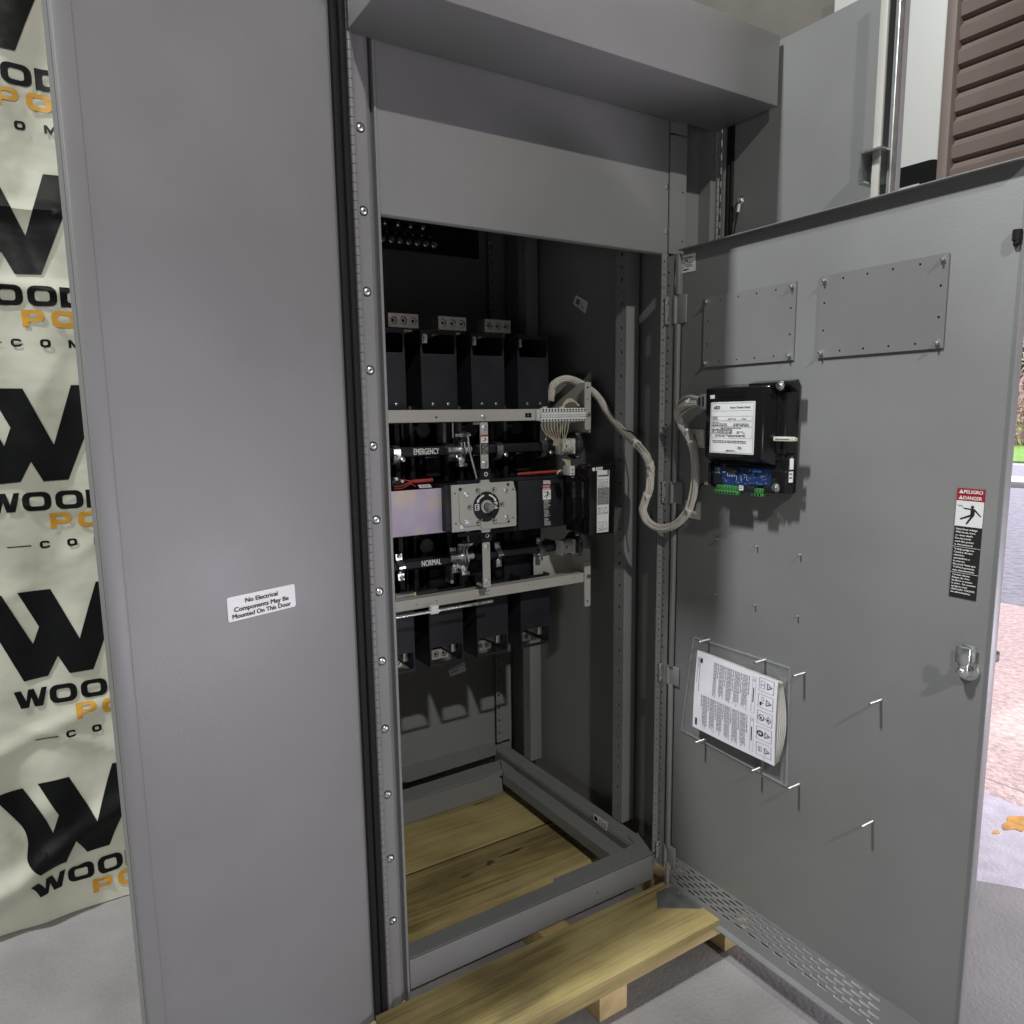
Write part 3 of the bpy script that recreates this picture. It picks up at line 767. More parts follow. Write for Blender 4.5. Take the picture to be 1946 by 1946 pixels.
# end brackets
def bracket(b0, b1, scr, holes, pz0, pz1):
    m = MB(); m.use('grey_paint_rail')
    out = [(.9345, b0+.003), (.9375, b0), (.9465, b0), (.9495, b0+.002), (.9495, b1-.001), (.936, b1), (.9345, b1-.003)]
    m.prism(RY, out, .0005, .0035, [circ(x, z, r, 10) for x, z, r in holes])
    m.use('dark_void')
    for x, z, r in holes: m.box(RY, x-.004, x+.004, z-.004, z+.004, -.0025, -.002)
    m.use('grey_paint_rail')
    BX = Frame((.9478, 0, 0), (0, -1, 0), (0, 0, 1))
    m.prism(BX, [(-1.199, pz0), (-1.199, pz1), (-1.36, pz1+.002), (-1.375, pz1-.01), (-1.375, pz0+.012), (-1.36, pz0)], -.0025, 0)
    o = m.obj('end_bracket', sw)
    fasten('phil', o, RY, *scr, .0035, .0052)
    return o
A = RY.at
b_ = [A(e8(668, 1003)), A(e8(667, 1133)), A(e8(672, 1293)), A(e8(660, 1460)), A(e8(670, 942))]
bracket(b_[3][1], b_[4][1], (.9425, b_[2][1]), [(.942, b_[0][1], .0028), (.942, b_[1][1], .0016)], -.036, .064)
b_ = [A(d5(1340, 973)), A(d5(1340, 1117)), A(d5(1350, 790)), A(d5(1340, 1185)), A(d5(1345, 600))]
bracket(b_[3][1], b_[4][1], (.9428, b_[2][1]), [(.942, b_[0][1], .0014), (.942, b_[1][1], .0026)], -.345, -.277)
for bx in ((F(1.24), .905, .948, -.083, -.066, -.003, 0, .001), (F(1.26), .85, .948, -.34, -.262, -.003, 0, .001)): m = MB(); m.use('grey_paint_rail'); m.box(*bx); m.obj('support_plate', sw)

# vertical straps
SY = F(1.17)
for b0, b1, bz in ((-.0945, -.0115, (-.022, -.086)), (-.316, -.231, (-.2405, -.305))):
    m = MB(); m.use('grey_paint_rail'); m.prism(SY, rrect(.6755, .6915, b0, b1, .002), -.002, 0)
    m.box(SY, .6775, .6895, b0 if b0 < -.2 else b1-.004, b0+.004 if b0 < -.2 else b1, -.03, -.002)
    s_ = m.obj('strap', sw)
    for b in bz: fasten('hex', s_, SY, .6838, b, 0, .0048)
    if b1 > -.05:
        q = Quad(SY, (.6763, -.0335), (.6908, -.0335), (.6908, -.0685), (.6763, -.0685), .0004, px=False)
        m = MB(); m.use('ink'); q.base(m); m.use('red_sign'); q.rect(m, 0, 1, 0, .10, .0006); m.use('sticker_white'); q.rect(m, 0, 1, .10, .42, .0006)
        m.use('ink'); shock_man(q, m, .10, .42); m.use('white_ink'); [q.words(m, .12, .9, y, .018) for y in np.linspace(.48, .94, 9)]
        m.obj('danger_label', s_)

# centre black trims with an O
for b0, b1, zo, up in ((-.1225, -.0955, -.1055, 1), (-.2300, -.2080, -.2195, 0)):
    m = MB(); m.use('black_satin')
    if up: out = [(.628, -.1215), (.775, -.1215), (.775, -.1150), (.706, -.1150), (.700, -.1110), (.698, -.0955), (.678, -.0955), (.676, -.1110), (.670, -.1150), (.628, -.1150)]
    else: out = [(.628, -.2100), (.775, -.2100), (.775, -.2165), (.706, -.2165), (.700, -.2205), (.698, -.2305), (.678, -.2305), (.676, -.2205), (.670, -.2165), (.628, -.2165)][::-1]
    m.prism(F(1.175), out, -.006, 0)
    m.use('white_ink'); m.ring(F(1.175), .6885, zo, .0003, .0008, .0026, .0040, 20)
    m.obj('trim_plate', sw)

# gear housing with dial
GY = F(1.155)
gc = GY.at(d2(1567, 1408)); gw = GY.at(d2(1060, 1100)); ge = GY.at(d3(430, 1510)); gt = GY.at(d2(1560, 1020)); gb = GY.at(d2(1575, 1790))
gx0, gx1 = gw[0], ge[0]-.001
gz1 = GY.at(d2(1300, 1085))[1]; gz0 = GY.at(d2(1300, 1770))[1]
def gh(px): a, b = GY.at(px); return a, b
holes = [gh(d2(1443, 1175)), gh(d2(1683, 1163)), gh(d2(1325, 1423)), gh(d2(1800, 1378)), gh(d2(1455, 1650)), gh(d2(1690, 1620)), gh(d2(1195, 1160)), gh(d3(315, 975)), gh(d3(322, 1455))]
small = [gh(d2(1120, 1225)), gh(d2(1133, 1665)), gh(d3(378, 1035)), gh(d3(382, 1405))]
m = MB(); m.use('grey_plate')
tab = .0085
out = [(gx0, gz0), (gc[0]-tab-.003, gz0), (gc[0]-tab, gz0-.003), (gc[0]-tab, gb[1]), (gc[0]+tab, gb[1]), (gc[0]+tab, gz0-.003), (gc[0]+tab+.003, gz0), (gx1-.002, gz0), (gx1, gz0+.002),
       (gx1, gz1-.022), (gx1-.006, gz1), (gc[0]+tab+.003, gz1), (gc[0]+tab, gz1+.003), (gc[0]+tab, gt[1]), (gc[0]-tab, gt[1]), (gc[0]-tab, gz1+.003), (gc[0]-tab-.003, gz1), (gx0, gz1)]
m.prism(GY, out, -.003, 0, [circ(a, b, .0034, 14) for a, b in holes]+[circ(a, b, .0018, 10) for a, b in small])
m.use('black_plastic'); m.box(GY, gx0-.009, gx1, gz0+.001, gz1-.001, -.06, -.004, .002)
m.box(GY, gx0-.012, gx0-.001, gz0+.002, gz1, -.02, -.002, .001)
gear = m.obj('gear_housing', sw)
m = MB(); m.use('grey_plate')
i0, i1, j0, j1 = gx0+.0145, gx1-.012, gz0+.0085, gz1-.0055; ch = .010
out = [(i0+ch, j0), (gc[0]-tab-.004, j0), (gc[0]-tab, j0-.008), (gc[0]+tab, j0-.008), (gc[0]+tab+.004, j0), (i1-ch, j0), (i1, j0+ch), (i1, j1-ch), (i1-ch, j1), (gc[0]+tab+.004, j1), (gc[0]+tab, j1+.006), (gc[0]-tab, j1+.006), (gc[0]-tab-.004, j1), (i0+ch, j1), (i0, j1-ch), (i0, j0+ch)]
inn = [h for h in holes[:6]]
m.prism(GY, out, .0002, .0022, [circ(a, b, .0038, 14) for a, b in inn])
fp = m.obj('face_plate', gear)
for i_, (a, b) in enumerate(holes[:6]):
    m = MB(); m.use('ink'); m.ring(GY, a, b, .0022, .0026, .0038, .0047, 16); m.use('insulator_grey'); m.ring(GY, a, b, -.002, .0021, .0028, .0038, 16); m.obj('threaded_insert', gear)
for p_ in (d2(1275, 1238), d2(1280, 1635), d2(1853, 1180), d3(285, 1405)):
    a, b = GY.at(p_); fasten('hex', gear, GY, a, b, .0022, .0042, 'bolt')
m = MB(); m.use('black_satin'); m.ring(GY, gc[0], gc[1], .0024, .0040, .0095, .0272, 48)
m.use('grey_plate'); m.ring(GY, gc[0], gc[1], .0024, .0060, .0075, .0120, 32)
m.use('white_ink')
class DL:
    P = staticmethod(lambda a, b, c: GY.P(gc[0]+a, gc[1]+b, c))
for s in (-1, 1):
    pts = []; r_ = .0212
    for k in range(9): t = R(90-s*(14+k*5.2)); pts.append((math.cos(t)*(r_+.0013), math.sin(t)*(r_+.0013)))
    for k in range(8, -1, -1): t = R(90-s*(14+k*5.2)); pts.append((math.cos(t)*(r_-.0013), math.sin(t)*(r_-.0013)))
    m.prism(DL, pts if s < 0 else pts[::-1], .0042, .0045)
    t = R(90-s*54); t2 = R(90-s*71)
    tri = [(math.cos(t)*(r_+.0032), math.sin(t)*(r_+.0032)), (math.cos(t)*(r_-.0032), math.sin(t)*(r_-.0032)), (math.cos(t2)*r_, math.sin(t2)*r_)]
    m.prism(DL, tri, .0042, .0045)
m.use('sticker_white'); m.box(DL, -.0245, -.0155, -.0058, .0058, .0040, .0043); m.box(DL, .0150, .0240, -.0050, .0066, .0040, .0043)
m.use('ink'); m.text(DL, 'E', -.020, -.0042, .0085, .0047, 'c', 1, .03); m.text(DL, 'N', .0198, -.0032, .0085, .0047, 'c', 1, .03)
m.use('white_ink')
for t in (62, 118, 245, 295): m.box(DL, math.cos(R(t))*.0255-.0004, math.cos(R(t))*.0255+.0004, math.sin(R(t))*.0255-.0011, math.sin(R(t))*.0255+.0011, .0042, .0045)
m.obj('dial', gear)
m = MB(); m.use('black_gloss'); m.cyl(GY.P(gc[0], gc[1], -.01), GY.P(gc[0], gc[1], .0062), .0070, 20)
m.use('galvanised'); m.cyl(GY.P(gc[0], gc[1], .0), GY.P(gc[0], gc[1], .020), .0062, 24)
m.obj('drive_shaft', gear)
a, b = GY.at(d2(1205, 1715)); m = MB(); m.use('sticker_white'); m.cyl(GY.P(a, b, 0), GY.P(a, b, .002), .0038, 16); m.obj('plastic_plug', gear)

# bright zinc cover on the left, black cover on the right
m = MB(); m.use('zinc_sheet'); m.box(SY, .455, .6010, -.2040, -.1245, -.002, 0, .0008); m.box(SY, .600, .6018, -.2045, -.1245, -.05, -.001)
m.obj('motor_cover', sw)
m = MB(); m.use('black_satin'); m.box(SY, .7555, .892, -.2160, -.1215, -.04, .0, .0012); m.box(SY, .7555, .892, -.1215, -.1165, -.045, -.003, .001); relc = m.obj('coil_cover', sw, 'black cover with a red and white danger label')
q = Quad(SY, d3(775, 920), d3(865, 918), d3(868, 962), d3(778, 965), .0004); m = MB(); m.use('sticker_white'); q.base(m); m.use('ink_grey'); q.frame(m, .1, .9, .2, .8, .03); q.words(m, .2, .8, .5, .12, dens=1); m.obj('inspection_sticker', relc)
q = Quad(SY, d3(760, 975), d3(872, 970), d3(876, 1520), d3(782, 1525), .0004); m = MB(); m.use('ink'); q.base(m, .0002)
m.use('red_sign'); q.rect(m, 0, 1, 0, .115, .0006); m.use('sticker_white'); q.rect(m, 0, 1, .115, .355, .0006); m.use('ink'); shock_man(q, m, .12, .355)
for i, t in enumerate(('PELIGRO', 'DANGER')): warn_tri(q, m, .08, .048+i*.055, .034); m.use('white_ink'); q.text(m, t, .26, .048+i*.055, .032, bold=.02, width=.6)
m.use('sticker_white')
for i in range(24):
    y = .375+.61*i/24
    if i not in (8, 16): q.words(m, .08, random.uniform(.55, .98), y, .010, dens=.95)
m.obj('danger_label', relc)

# relay box at the right
BY = F(1.08)
m = MB(); m.use('black_gloss')
bx0, bx1, bz1, bz0 = .8555, .9135, -.0925, -.2245
m.box(BY, bx0, bx1, bz0, bz1, -.030, 0, .0022)
m.box(F(1.11), bx0-.0, bx1-.004, bz0+.003, bz1-.002, -.045, 0, .001)
m.use('black_gloss'); m.box(BY, bx0+.003, bx1+.004, bz0+.001, bz1+.002, -.030, -.026, .002)
rb = m.obj('relay_box', sw)
q = Quad(BY, d3(1483, 790), d3(1642, 780), d3(1628, 1588), d3(1477, 1605), .0004); m = MB(); m.use('sticker_white'); q.base(m)
m.use('ink_grey'); q.rect(m, .03, .97, .275, .55, .0006)
m.use('sticker_white')
for y in np.linspace(.29, .54, 12): q.words(m, .08, .9, y, .004, c=.0009)
m.use('ink'); q.poly(m, circ(.88, .03, .055, 12)); q.words(m, .06, .94, .085, .025, dens=1)
for y in (.15, .18, .205, .235, .26): q.words(m, .06, .9, y, .009)
for y in (.60, .625, .66, .685): q.words(m, .06, .9, y, .012, dens=.7)
q.rect(m, .04, .96, .70, .703)
for y in (.835, .87, .90, .93, .95, .97): q.words(m, .06, .9, y, .007)
m.obj('rating_label', rb)
q = Quad(BY, d3(1468, 745), d3(1553, 740), d3(1553, 787), d3(1466, 792), .0006); m = MB(); m.use('sticker_white'); q.base(m); m.use('ink_grey'); q.frame(m, .1, .9, .2, .8, .04); q.words(m, .2, .8, .5, .12); m.obj('inspection_sticker', rb)
a, b = BY.at(d3(1433, 772)); m = MB(); m.use('nylon'); m.cyl(BY.P(a, b, 0), BY.P(a, b, .0015), .0035, 14); m.obj('light_button', rb)
a0, b1 = BY.at(d3(1075, 725), -.03); a1, b0 = BY.at(d3(1140, 845), -.03)
m = MB(); m.use('terminal_grey'); m.box(F(1.11), a0, a1, b0, b1, -.01, .012, .001); m.use('ink_grey'); 
for k in range(3): m.box(F(1.11), a0+.003, a1-.003, b1-.008-k*.007, b1-.006-k*.007, .012, .0124)
m.obj('connector', rb)

# shafts with clamps
HY = F(1.25)
def clamp(x, zt, zb, low):
    m = MB(); m.use('zinc')
    if not low:
        m.tube([HY.P(x, zt+.002, -.012), HY.P(x, zt+.002, .012), HY.P(x, zt-.002, .0165), HY.P(x, zb+.002, .0165), HY.P(x, zb-.010, .012), HY.P(x, zb-.012, -.004)], .001, 4)
        class K: P = staticmethod(lambda a, b, c: HY.P(x+c, b, a))
        pr = [(-.012, zt+.003), (.012, zt+.003), (.0175, zt-.002), (.0175, zb), (.012, zb-.010), (-.002, zb-.014), (-.002, zb-.012), (.011, zb-.008), (.0155, zb), (.0155, zt-.003), (.0115, zt+.001), (-.012, zt+.001)]
        m.prism(K, pr, -.0068, .0068)
    else:
        class K: P = staticmethod(lambda a, b, c: HY.P(x+c-.003+(zt-b)*.08, b, a))
        zm = (zt+zb)/2
        pr = [(.004, zt+.014), (.006, zt+.014), (.006, zt+.003), (.0185, zm+.001), (.0185, zm-.003), (.006, zb-.006), (.006, zb-.018), (.004, zb-.018), (.004, zb-.006), (.0165, zm-.003), (.0165, zm), (.004, zt+.003)]
        m.prism(K, pr, -.0060, .0060)
    o = m.obj('shaft_clamp', sw)
    if not low: fasten('phil', o, Frame((0, 1.243, 0), (1, 0, 0), (0, .35, 1)), x+.003, zb-.007, .0, .0052)
    else:
        fasten('phil', o, HY, x-.003, zt+.010, .006, .0048); fasten('phil', o, HY, x+.001, zb-.013, .006, .0048)
for zt, zb, low, txt in ((-.0540, -.0715, False, 'EMERGENCY'), (-.2625, -.2800, True, 'NORMAL')):
    for x0, x1 in ((.46, .655), (.700, .895)):
        m = MB(); m.use('black_satin'); zc = (zt+zb)/2
        if not low:
            m.box(HY, x0, x1, zb, zt, -.012, .010, .0025)
            if x0 < .5: m.use('white_ink'); m.text(HY, txt, .5755, zc-.0052, .0108, .0104, 'l', 1, .022, width=.051)
        else:
            out = [(math.cos(R(60*k+30))*.0125, math.sin(R(60*k+30))*.0115+zc) for k in range(6)]
            class K2: P = staticmethod(lambda a, b, c: HY.P(c, b, a))
            m.prism(K2, out, x0, x1)
            if x0 < .5: m.use('white_ink'); m.text(HY, txt, .584, zc-.0048, .0108, .0112, 'l', 1, .022, width=.040)
        m.obj('shaft', sw, f'black shaft printed {txt}' if x0 < .5 else None)
    for x in ((.5405, .6505, .7560, .8620) if not low else (.5445, .6565, .7560, .8555)): clamp(x, zt, zb, low)
    # grey sleeve and round lever discs
    m = MB(); m.use('insulator_grey'); sx0, sx1 = .8925, .9275; zc = (zt+zb)/2
    prof = []; n = 5
    m.tube([(sx0+.006, 1.232, zc), (sx1-.004, 1.232, zc)], .0132, 20)
    for k in range(n): x = sx0+.005+(sx1-sx0-.012)*k/(n-1); m.tube([(x, 1.232, zc), (x+.0030, 1.232, zc)], .0156, 20)
    for x in (sx0, sx1-.004): m.box(F(1.232), x, x+.005, zc-.017, zc+.015, -.012, .013, .003)
    m.use('ink'); m.box(F(1.216), sx0+.010, sx0+.012, zc-.001, zc+.003, -.001, .0006)
    m.obj('spring_sleeve', sw)
    m = MB(); m.use('zinc')
    for x, r_ in ((.9360, .027), (.9390, .0285), (.9420, .027)): m.tube([(x, 1.240, zc), (x+.0012, 1.240, zc)], r_, 36)
    m.use('black_plastic'); m.tube([(.926, 1.24, zc), (.9355, 1.24, zc)], .020, 24)
    m.use('zinc')
    for dz_ in (-.024, .024): m.tube([(.931, 1.225, zc+dz_), (.9445, 1.225, zc+dz_)], .0028, 8)
    m.obj('lever_disc', sw)

# crank linkages beside the centre strap
def linkage(zc, up):
    m = MB(); m.use('zinc'); s = 1 if up else -1
    for x in (.6625, .6690):
        K = Frame((x, 0, 0), (0, -1, 0), (0, 0, 1))
        cy = -1.235
        out = [(cy-.014, zc-.022), (cy+.012, zc-.024), (cy+.024, zc-.006), (cy+.016, zc+.014), (cy+.026, zc+.028), (cy+.016, zc+.036), (cy+.002, zc+.024), (cy-.014, zc+.014)]
        m.prism(K, out, -.0014, .0014)
        m.tube([(x-.006, 1.212, zc+.028), (x+.006, 1.212, zc+.028)], .0048, 6)
    m.tube([(.646, 1.212, zc+.028), (.678, 1.212, zc+.028)], .0030, 10)
    m.tube([(.640, 1.235, zc), (.690, 1.235, zc)], .0085, 18)
    m.box(F(1.212), .6505, .668, zc-.030, zc-.024, -.01, .006, .001)
    o = m.obj('linkage', sw)
    fasten('hex', o, F(1.208), .6570, zc-.018, 0, .0058)
    m = MB(); m.use('galvanised')
    if up: m.tube([(.6690, 1.205, zc+.024), (.6705, 1.20, zc-.006), (.6775, 1.19, zc-.052)], .0024, 10)
    else: m.tube([(.6660, 1.21, zc+.058), (.6672, 1.207, zc+.032)], .0024, 10); m.tube([(.6660, 1.21, zc+.050), (.6660, 1.21, zc+.055)], .0058, 8)
    m.obj('push_rod', o)
linkage(-.062, True); linkage(-.266, False)
# small solenoid bracket plates seen between rail and shaft
m = MB(); m.use('grey_paint_rail'); m.box(F(1.27), .652, .6585, -.050, -.012, -.03, 0, .001); m.box(F(1.27), .6580, .690, -.045, -.012, -.034, -.0299); m.obj('support_plate', sw)
m = MB(); m.use('grey_paint_rail'); m.box(F(1.27), .660, .6665, -.325, -.289, -.03, 0, .001); m.obj('support_plate', sw)
# limit switch cylinder at lower left
m = MB(); m.use('galvanised'); p0 = onY(d4(225, 1215), 1.235); p1 = onY(d4(490, 1170), 1.235); m.tube([p0, p1], .0085, 16); m.use('brass')
m.tube([p1, p1+Vector((.004, 0, 0))], .0105, 8); m.use('black_plastic'); m.tube([p1+Vector((.004, 0, 0)), p1+Vector((.05, 0, 0))], .0085, 12)
m.obj('limit_switch', sw)
# black boxes on lower rear (auxiliary) - steps seen at the right of NORMAL shaft
m = MB(); m.use('black_satin'); m.box(F(1.29), .69, .79, -.335, -.29, -.03, 0, .002); m.box(F(1.28), .79, .87, -.335, -.225, -.03, 0, .002); m.obj('auxiliary_block', sw)

# terminal block on the upper rail with DIN clip
tb0 = RY.at(e8(155, 1290), .004)[0]; tb1 = .9340
m = MB(); m.use('black_gloss'); a, b = RY.at(e8(22, 1302)); m.box(RY, a-.007, a+.007, b-.004, b+.004, 0, .0006); m.use('zinc'); m.cyl(RY.P(a-.001, b, .0006), RY.P(a-.001, b, .002), .0018, 10)
m.use('terminal_grey'); m.box(RY, tb0-.010, tb0-.001, -.0105, .0115, 0, .006, .001); m.obj('end_stop', sw)
tb = None
N = 15; bw = (tb1-tb0)/N
base = MB(); base.use('terminal_grey'); base.box(RY, tb0, tb1, -.0125, .0135, 0.0005, .003); tb = base.obj('terminal_block', sw)
for k in range(N):
    x = tb0+k*bw; m = MB(); m.use('sticker_white')
    m.box(RY, x+.0002, x+bw-.0002, -.0125, -.004, .0005, .0075, .0007); m.box(RY, x+.0002, x+bw-.0002, .005, .0135, .0005, .0075, .0007); m.box(RY, x+.0002, x+bw-.0002, -.0038, .0048, .0005, .0095, .0007)
    m.use('ink'); m.box(RY, x+bw*.3, x+bw*.78, .0085, .0118, .0076, .0080); m.box(RY, x+bw*.3, x+bw*.78, -.0112, -.0080, .0076, .0080); m.box(RY, x+bw*.4, x+bw*.65, -.0008, .0012, .0096, .0100)
    m.box(RY, x+bw*.25, x+bw*.8, .0058, .0072, .0076, .0080)
    m.obj('terminal', tb)
for s in (.12, .5):
    m = MB(); m.use('insulator_grey'); x = tb0+(tb1-tb0)*s; m.box(RY, x-.006, x+.004, .0135, .0165, -.004, .004, .001); m.obj('marker_tab', tb)
# wires dropping from the terminals
for k in range(10):
    x = tb0+bw*(k+.5); t = k/9
    if k < 7: end = (.877-.012*(1-t)+.001*k, -.055+.001*k); low = -.048
    else: end = (.889+.0015*(k-7), -.055)
    if k < 7:
        mid = [(x, -.012), (x+.003, -.026), ((x+end[0])/2+.002, -.040), (end[0], -.050), (end[0]+.002, -.060)]
    else: mid = [(x, -.012), (x, -.028), ((x+end[0])/2, -.040), (end[0], -.055), (end[0], -.072)]
    m = MB(); m.use('wire_cream'); m.tube(spline([RY.P(a, b, .004-(i*.004)) for i, (a, b) in enumerate(mid)], 6), .00085, 7); m.obj('wire', sw)
for k in range(4):   # upward pigtail behind the block
    m = MB(); m.use('wire_cream'); P_ = [e8(395+k*4, 1225), e8(400+k*6, 1185), e8(440+k*8, 1135+k*8), e8(490+k*8, 1125+k*10), e8(530+k*8, 1160+k*6), e8(560+k*8, 1205)]
    m.tube(spline([onY(p_, 1.225) for p_ in P_], 6), .0009, 7); m.obj('wire', sw)
for k in range(3):   # loop beside the clamp
    pass
for k in range(5):
    P_ = [d3(1025+k*24, 635+k*3), d3(1060+k*17, 665+k*4), d3(1075+k*13, 700), d3(1080+k*12, 738)]
    m = MB(); m.use('wire_cream'); m.tube(spline([onY(p_, 1.13) for p_ in P_], 6), .0009, 7); m.obj('wire', sw)
for k in range(4):
    P_ = [d3(955, 835), d3(980, 805-k*5), d3(1020, 785-k*4+k*3), d3(1068, 775+k*14)]
    m = MB(); m.use('wire_cream'); m.tube(spline([onY(p_, 1.13) for p_ in P_], 6), .0009, 7); m.obj('wire', sw)
P_ = [d3(785, 290), d3(815, 325), d3(815, 365), d3(795, 390)]
m = MB(); m.use('wire_cream'); m.tube(spline([onY(p_, 1.23) for p_ in P_], 6), .0009, 7); m.obj('wire', sw)
# red sleeving and leads
m = MB(); m.use('wire_red'); m.tube(spline([onY(p_, 1.20) for p_ in (d2(490, 1045), d2(600, 1038), d2(785, 1022))], 4), .0036, 10); m.obj('red_sleeve', sw)
m = MB(); m.use('wire_red'); m.tube(spline([onY(p_, 1.185) for p_ in (d3(435, 835), d3(700, 815), d3(985, 795))], 4), .0026, 10); m.obj('red_sleeve', sw)
for P_ in ((d2(225, 1122), d2(330, 1110), d2(430, 1065), d2(500, 1040)), (d2(225, 1155), d2(340, 1145), d2(430, 1095), d2(480, 1060)), (d2(360, 1020), d2(420, 1030), d2(500, 1040)), (d2(545, 1120), d2(500, 1095), d2(460, 1075))):
    m = MB(); m.use('wire_red'); m.tube(spline([onY(p_, 1.195) for p_ in P_], 5), .0011, 6); m.obj('wire', sw)
m = MB(); m.use('black_plastic'); a, b = F(1.21).at(d2(270, 1075)); m.cyl(F(1.21).P(a, b, -.02), F(1.21).P(a, b, 0), .010, 16); m.use('nylon')
for p_ in (d2(252, 1005), d2(338, 1040)):
    a, b = F(1.21).at(p_); m.cyl(F(1.21).P(a, b, -.004), F(1.21).P(a, b, .003), .0028, 10)
m.obj('micro_switch', sw)
q = Quad(F(1.19), d2(570, 1095), d2(745, 1082), d2(780, 1128), d2(600, 1142), 0); m = MB(); m.use('sticker_white'); q.base(m); m.use('ink'); q.words(m, .2, .8, .4, .2); m.obj('paper_tag', sw)

# row of ground lugs up behind the header
gb_ = thing('ground_bar', 'black metal bar with rows of shiny screws high on the dark back wall', 'ground bar', (.60, 1.60, .20))
GB = F(1.56)
m = MB(); m.use('black_satin'); a0, b0 = GB.at(c5(585, 960)); a1, b1 = GB.at(c5(1115, 990)); zb = GB.at(c5(1090, 950))[1]
x1 = GB.at(c5(1115, 950))[0]
m.box(GB, .44, x1, zb-.010, zb+.014, -.012, 0, .002); bar = m.obj('bar', gb_)
m = MB(); m.use('black_satin'); m.box(F(1.60), .44, .93, zb-.008, zb+.070, -.006, 0); hb_ = m.obj('backing_plate', gb_)
for r_, (pa, n, off) in enumerate(((c5(1085, 945), 8, 0.0), (c5(1050, 870), 7, .0), (c5(990, 785), 5, .0))):
    a, b = GB.at(pa)
    for k in range(n): fasten('hex' if r_ == 0 else 'phil', gb_, GB, a-k*(.0205 if r_ < 2 else .030), b, 0.0 if r_ == 0 else -.006, .0058 if r_ == 0 else (.0032 if r_ == 1 else .0062), length=.012)
m = MB(); m.use('black_satin')
m.box(GB, .44, GB.at(c5(1050, 870))[0]+.012, zb+.020, zb+.034, -.02, -.006, .002); m.box(GB, .44, GB.at(c5(990, 785))[0]+.015, zb+.040, zb+.058, -.02, -.004, .002); m.obj('bar', gb_)
for p_ in ((1210, 875), (1325, 888), (1437, 900), (1212, 925), (1325, 940), (1437, 952), (1153, 908), (1268, 920), (1150, 800), (1210, 800)):
    a, b = F(1.6).at(c5(*p_)); m = MB(); m.use('dark_void'); m.cyl(F(1.6).P(a, b, .0002), F(1.6).P(a, b, .0006), .0034 if p_[1] != 908 and p_[1] != 920 else .0022, 10); m.obj('bolt_hole', gb_)
for p_ in (c5(1595, 925), c5(1597, 1020)):
    a, b = F(1.6).at(p_); fasten('phil', gb_, F(1.6), a, b, .0, .0036)

# removable operating handle clipped under the lower rail
hd = thing('operating_handle', 'thin shiny steel rod clipped under the lower grey rail', 'handle', (.62, 1.19, -.36))
HF = F(1.185)
p0 = HF.at(d4(240, 1500)); p1 = HF.at(d4(1330, 1315)); p2 = HF.at(d4(1672, 1262)); k_ = (p1[1]-p0[1])/(p1[0]-p0[0])
pa = lambda x: HF.P(x, p0[1]+k_*(x-p0[0]))
m = MB(); m.use('zinc'); m.tube([pa(.44), pa(p1[0])], .0030, 14); m.obj('rod', hd)
m = MB(); m.use('zinc'); n = 60; m.tube([pa(p1[0]+(p2[0]-p1[0])*i/n) for i in range(n+1)], .003, 10, [.0032 if (i // 2) % 2 else .0024 for i in range(n+1)]); m.obj('threaded_end', hd)
a, b = HF.at(d4(810, 1400)); m = MB(); m.use('sticker_white'); m.box(HF, a-.0085, a+.0085, b-.005, b+.0045, -.006, .0042, .0015); m.box(HF, a-.007, a+.009, b+.0045, b+.010, -.012, .002, .001); m.obj('clip', hd)
# ================================================================== CONTROLLER ON THE INNER DOOR
ctl = thing('switch_controller', 'glossy black controller box with a white rating label mounted on the inner door', 'controller', (XD-.02, .70, -.10))
CT = .046
aL = G.at(e2(743, 600), CT)[0]; aM = G.at(e2(1335, 700), CT)[0]
aR0 = G.at(e2(1632, 800), .030)[0]; aR = G.at(e2(1710, 800), .002)[0]
bT = G.at(e2(1300, 240), .034)[1]; bLb = G.at(e2(760, 1005), CT)[1]; bB = G.at(e2(1600, 1400), .026)[1]
bTop_l = G.at(e2(800, 275), CT)[1]
class XZ: pass
def hullbox(m, a0, a1, b0, b1, c0, c1, ta0, ta1, tb0, tb1, bev=.002):
    """bevelled block whose front face is inset by its own amount on every side"""
    bm = bmesh.new()
    V = [bm.verts.new(v) for v in ((a0, b0, c0), (a1, b0, c0), (a1, b1, c0), (a0, b1, c0), (a0+ta0, b0+tb0, c1), (a1-ta1, b0+tb0, c1), (a1-ta1, b1-tb1, c1), (a0+ta0, b1-tb1, c1))]
    for f in ((3, 2, 1, 0), (4, 5, 6, 7), (0, 1, 5, 4), (1, 2, 6, 5), (2, 3, 7, 6), (3, 0, 4, 7)): bm.faces.new([V[i] for i in f])
    bmesh.ops.bevel(bm, geom=bm.edges[:], offset=bev, segments=3, affect='EDGES', profile=.5)
    bm.verts.index_update(); m.add([G.P(*v.co) for v in bm.verts], [[v.index for v in f.verts] for f in bm.faces]); bm.free()
m = MB(); m.use('black_gloss')
bMid = bLb
aPL = G.at(e2(806, 1200), .024)[0]
# low plate that carries everything
hullbox(m, aL+.004, aR, bMid-.005, bT-.001, .002, .028, .0015, .006, .001, .004, .003)
hullbox(m, aPL, aR, bB, bMid+.004, .002, .0255, .001, .006, .001, .001, .003)
# high block with the label, chamfered towards the right and below
hullbox(m, aL, aM+.016, bMid-.014, bTop_l-.002, .022, CT, .002, .0155, .013, .004, .0022)
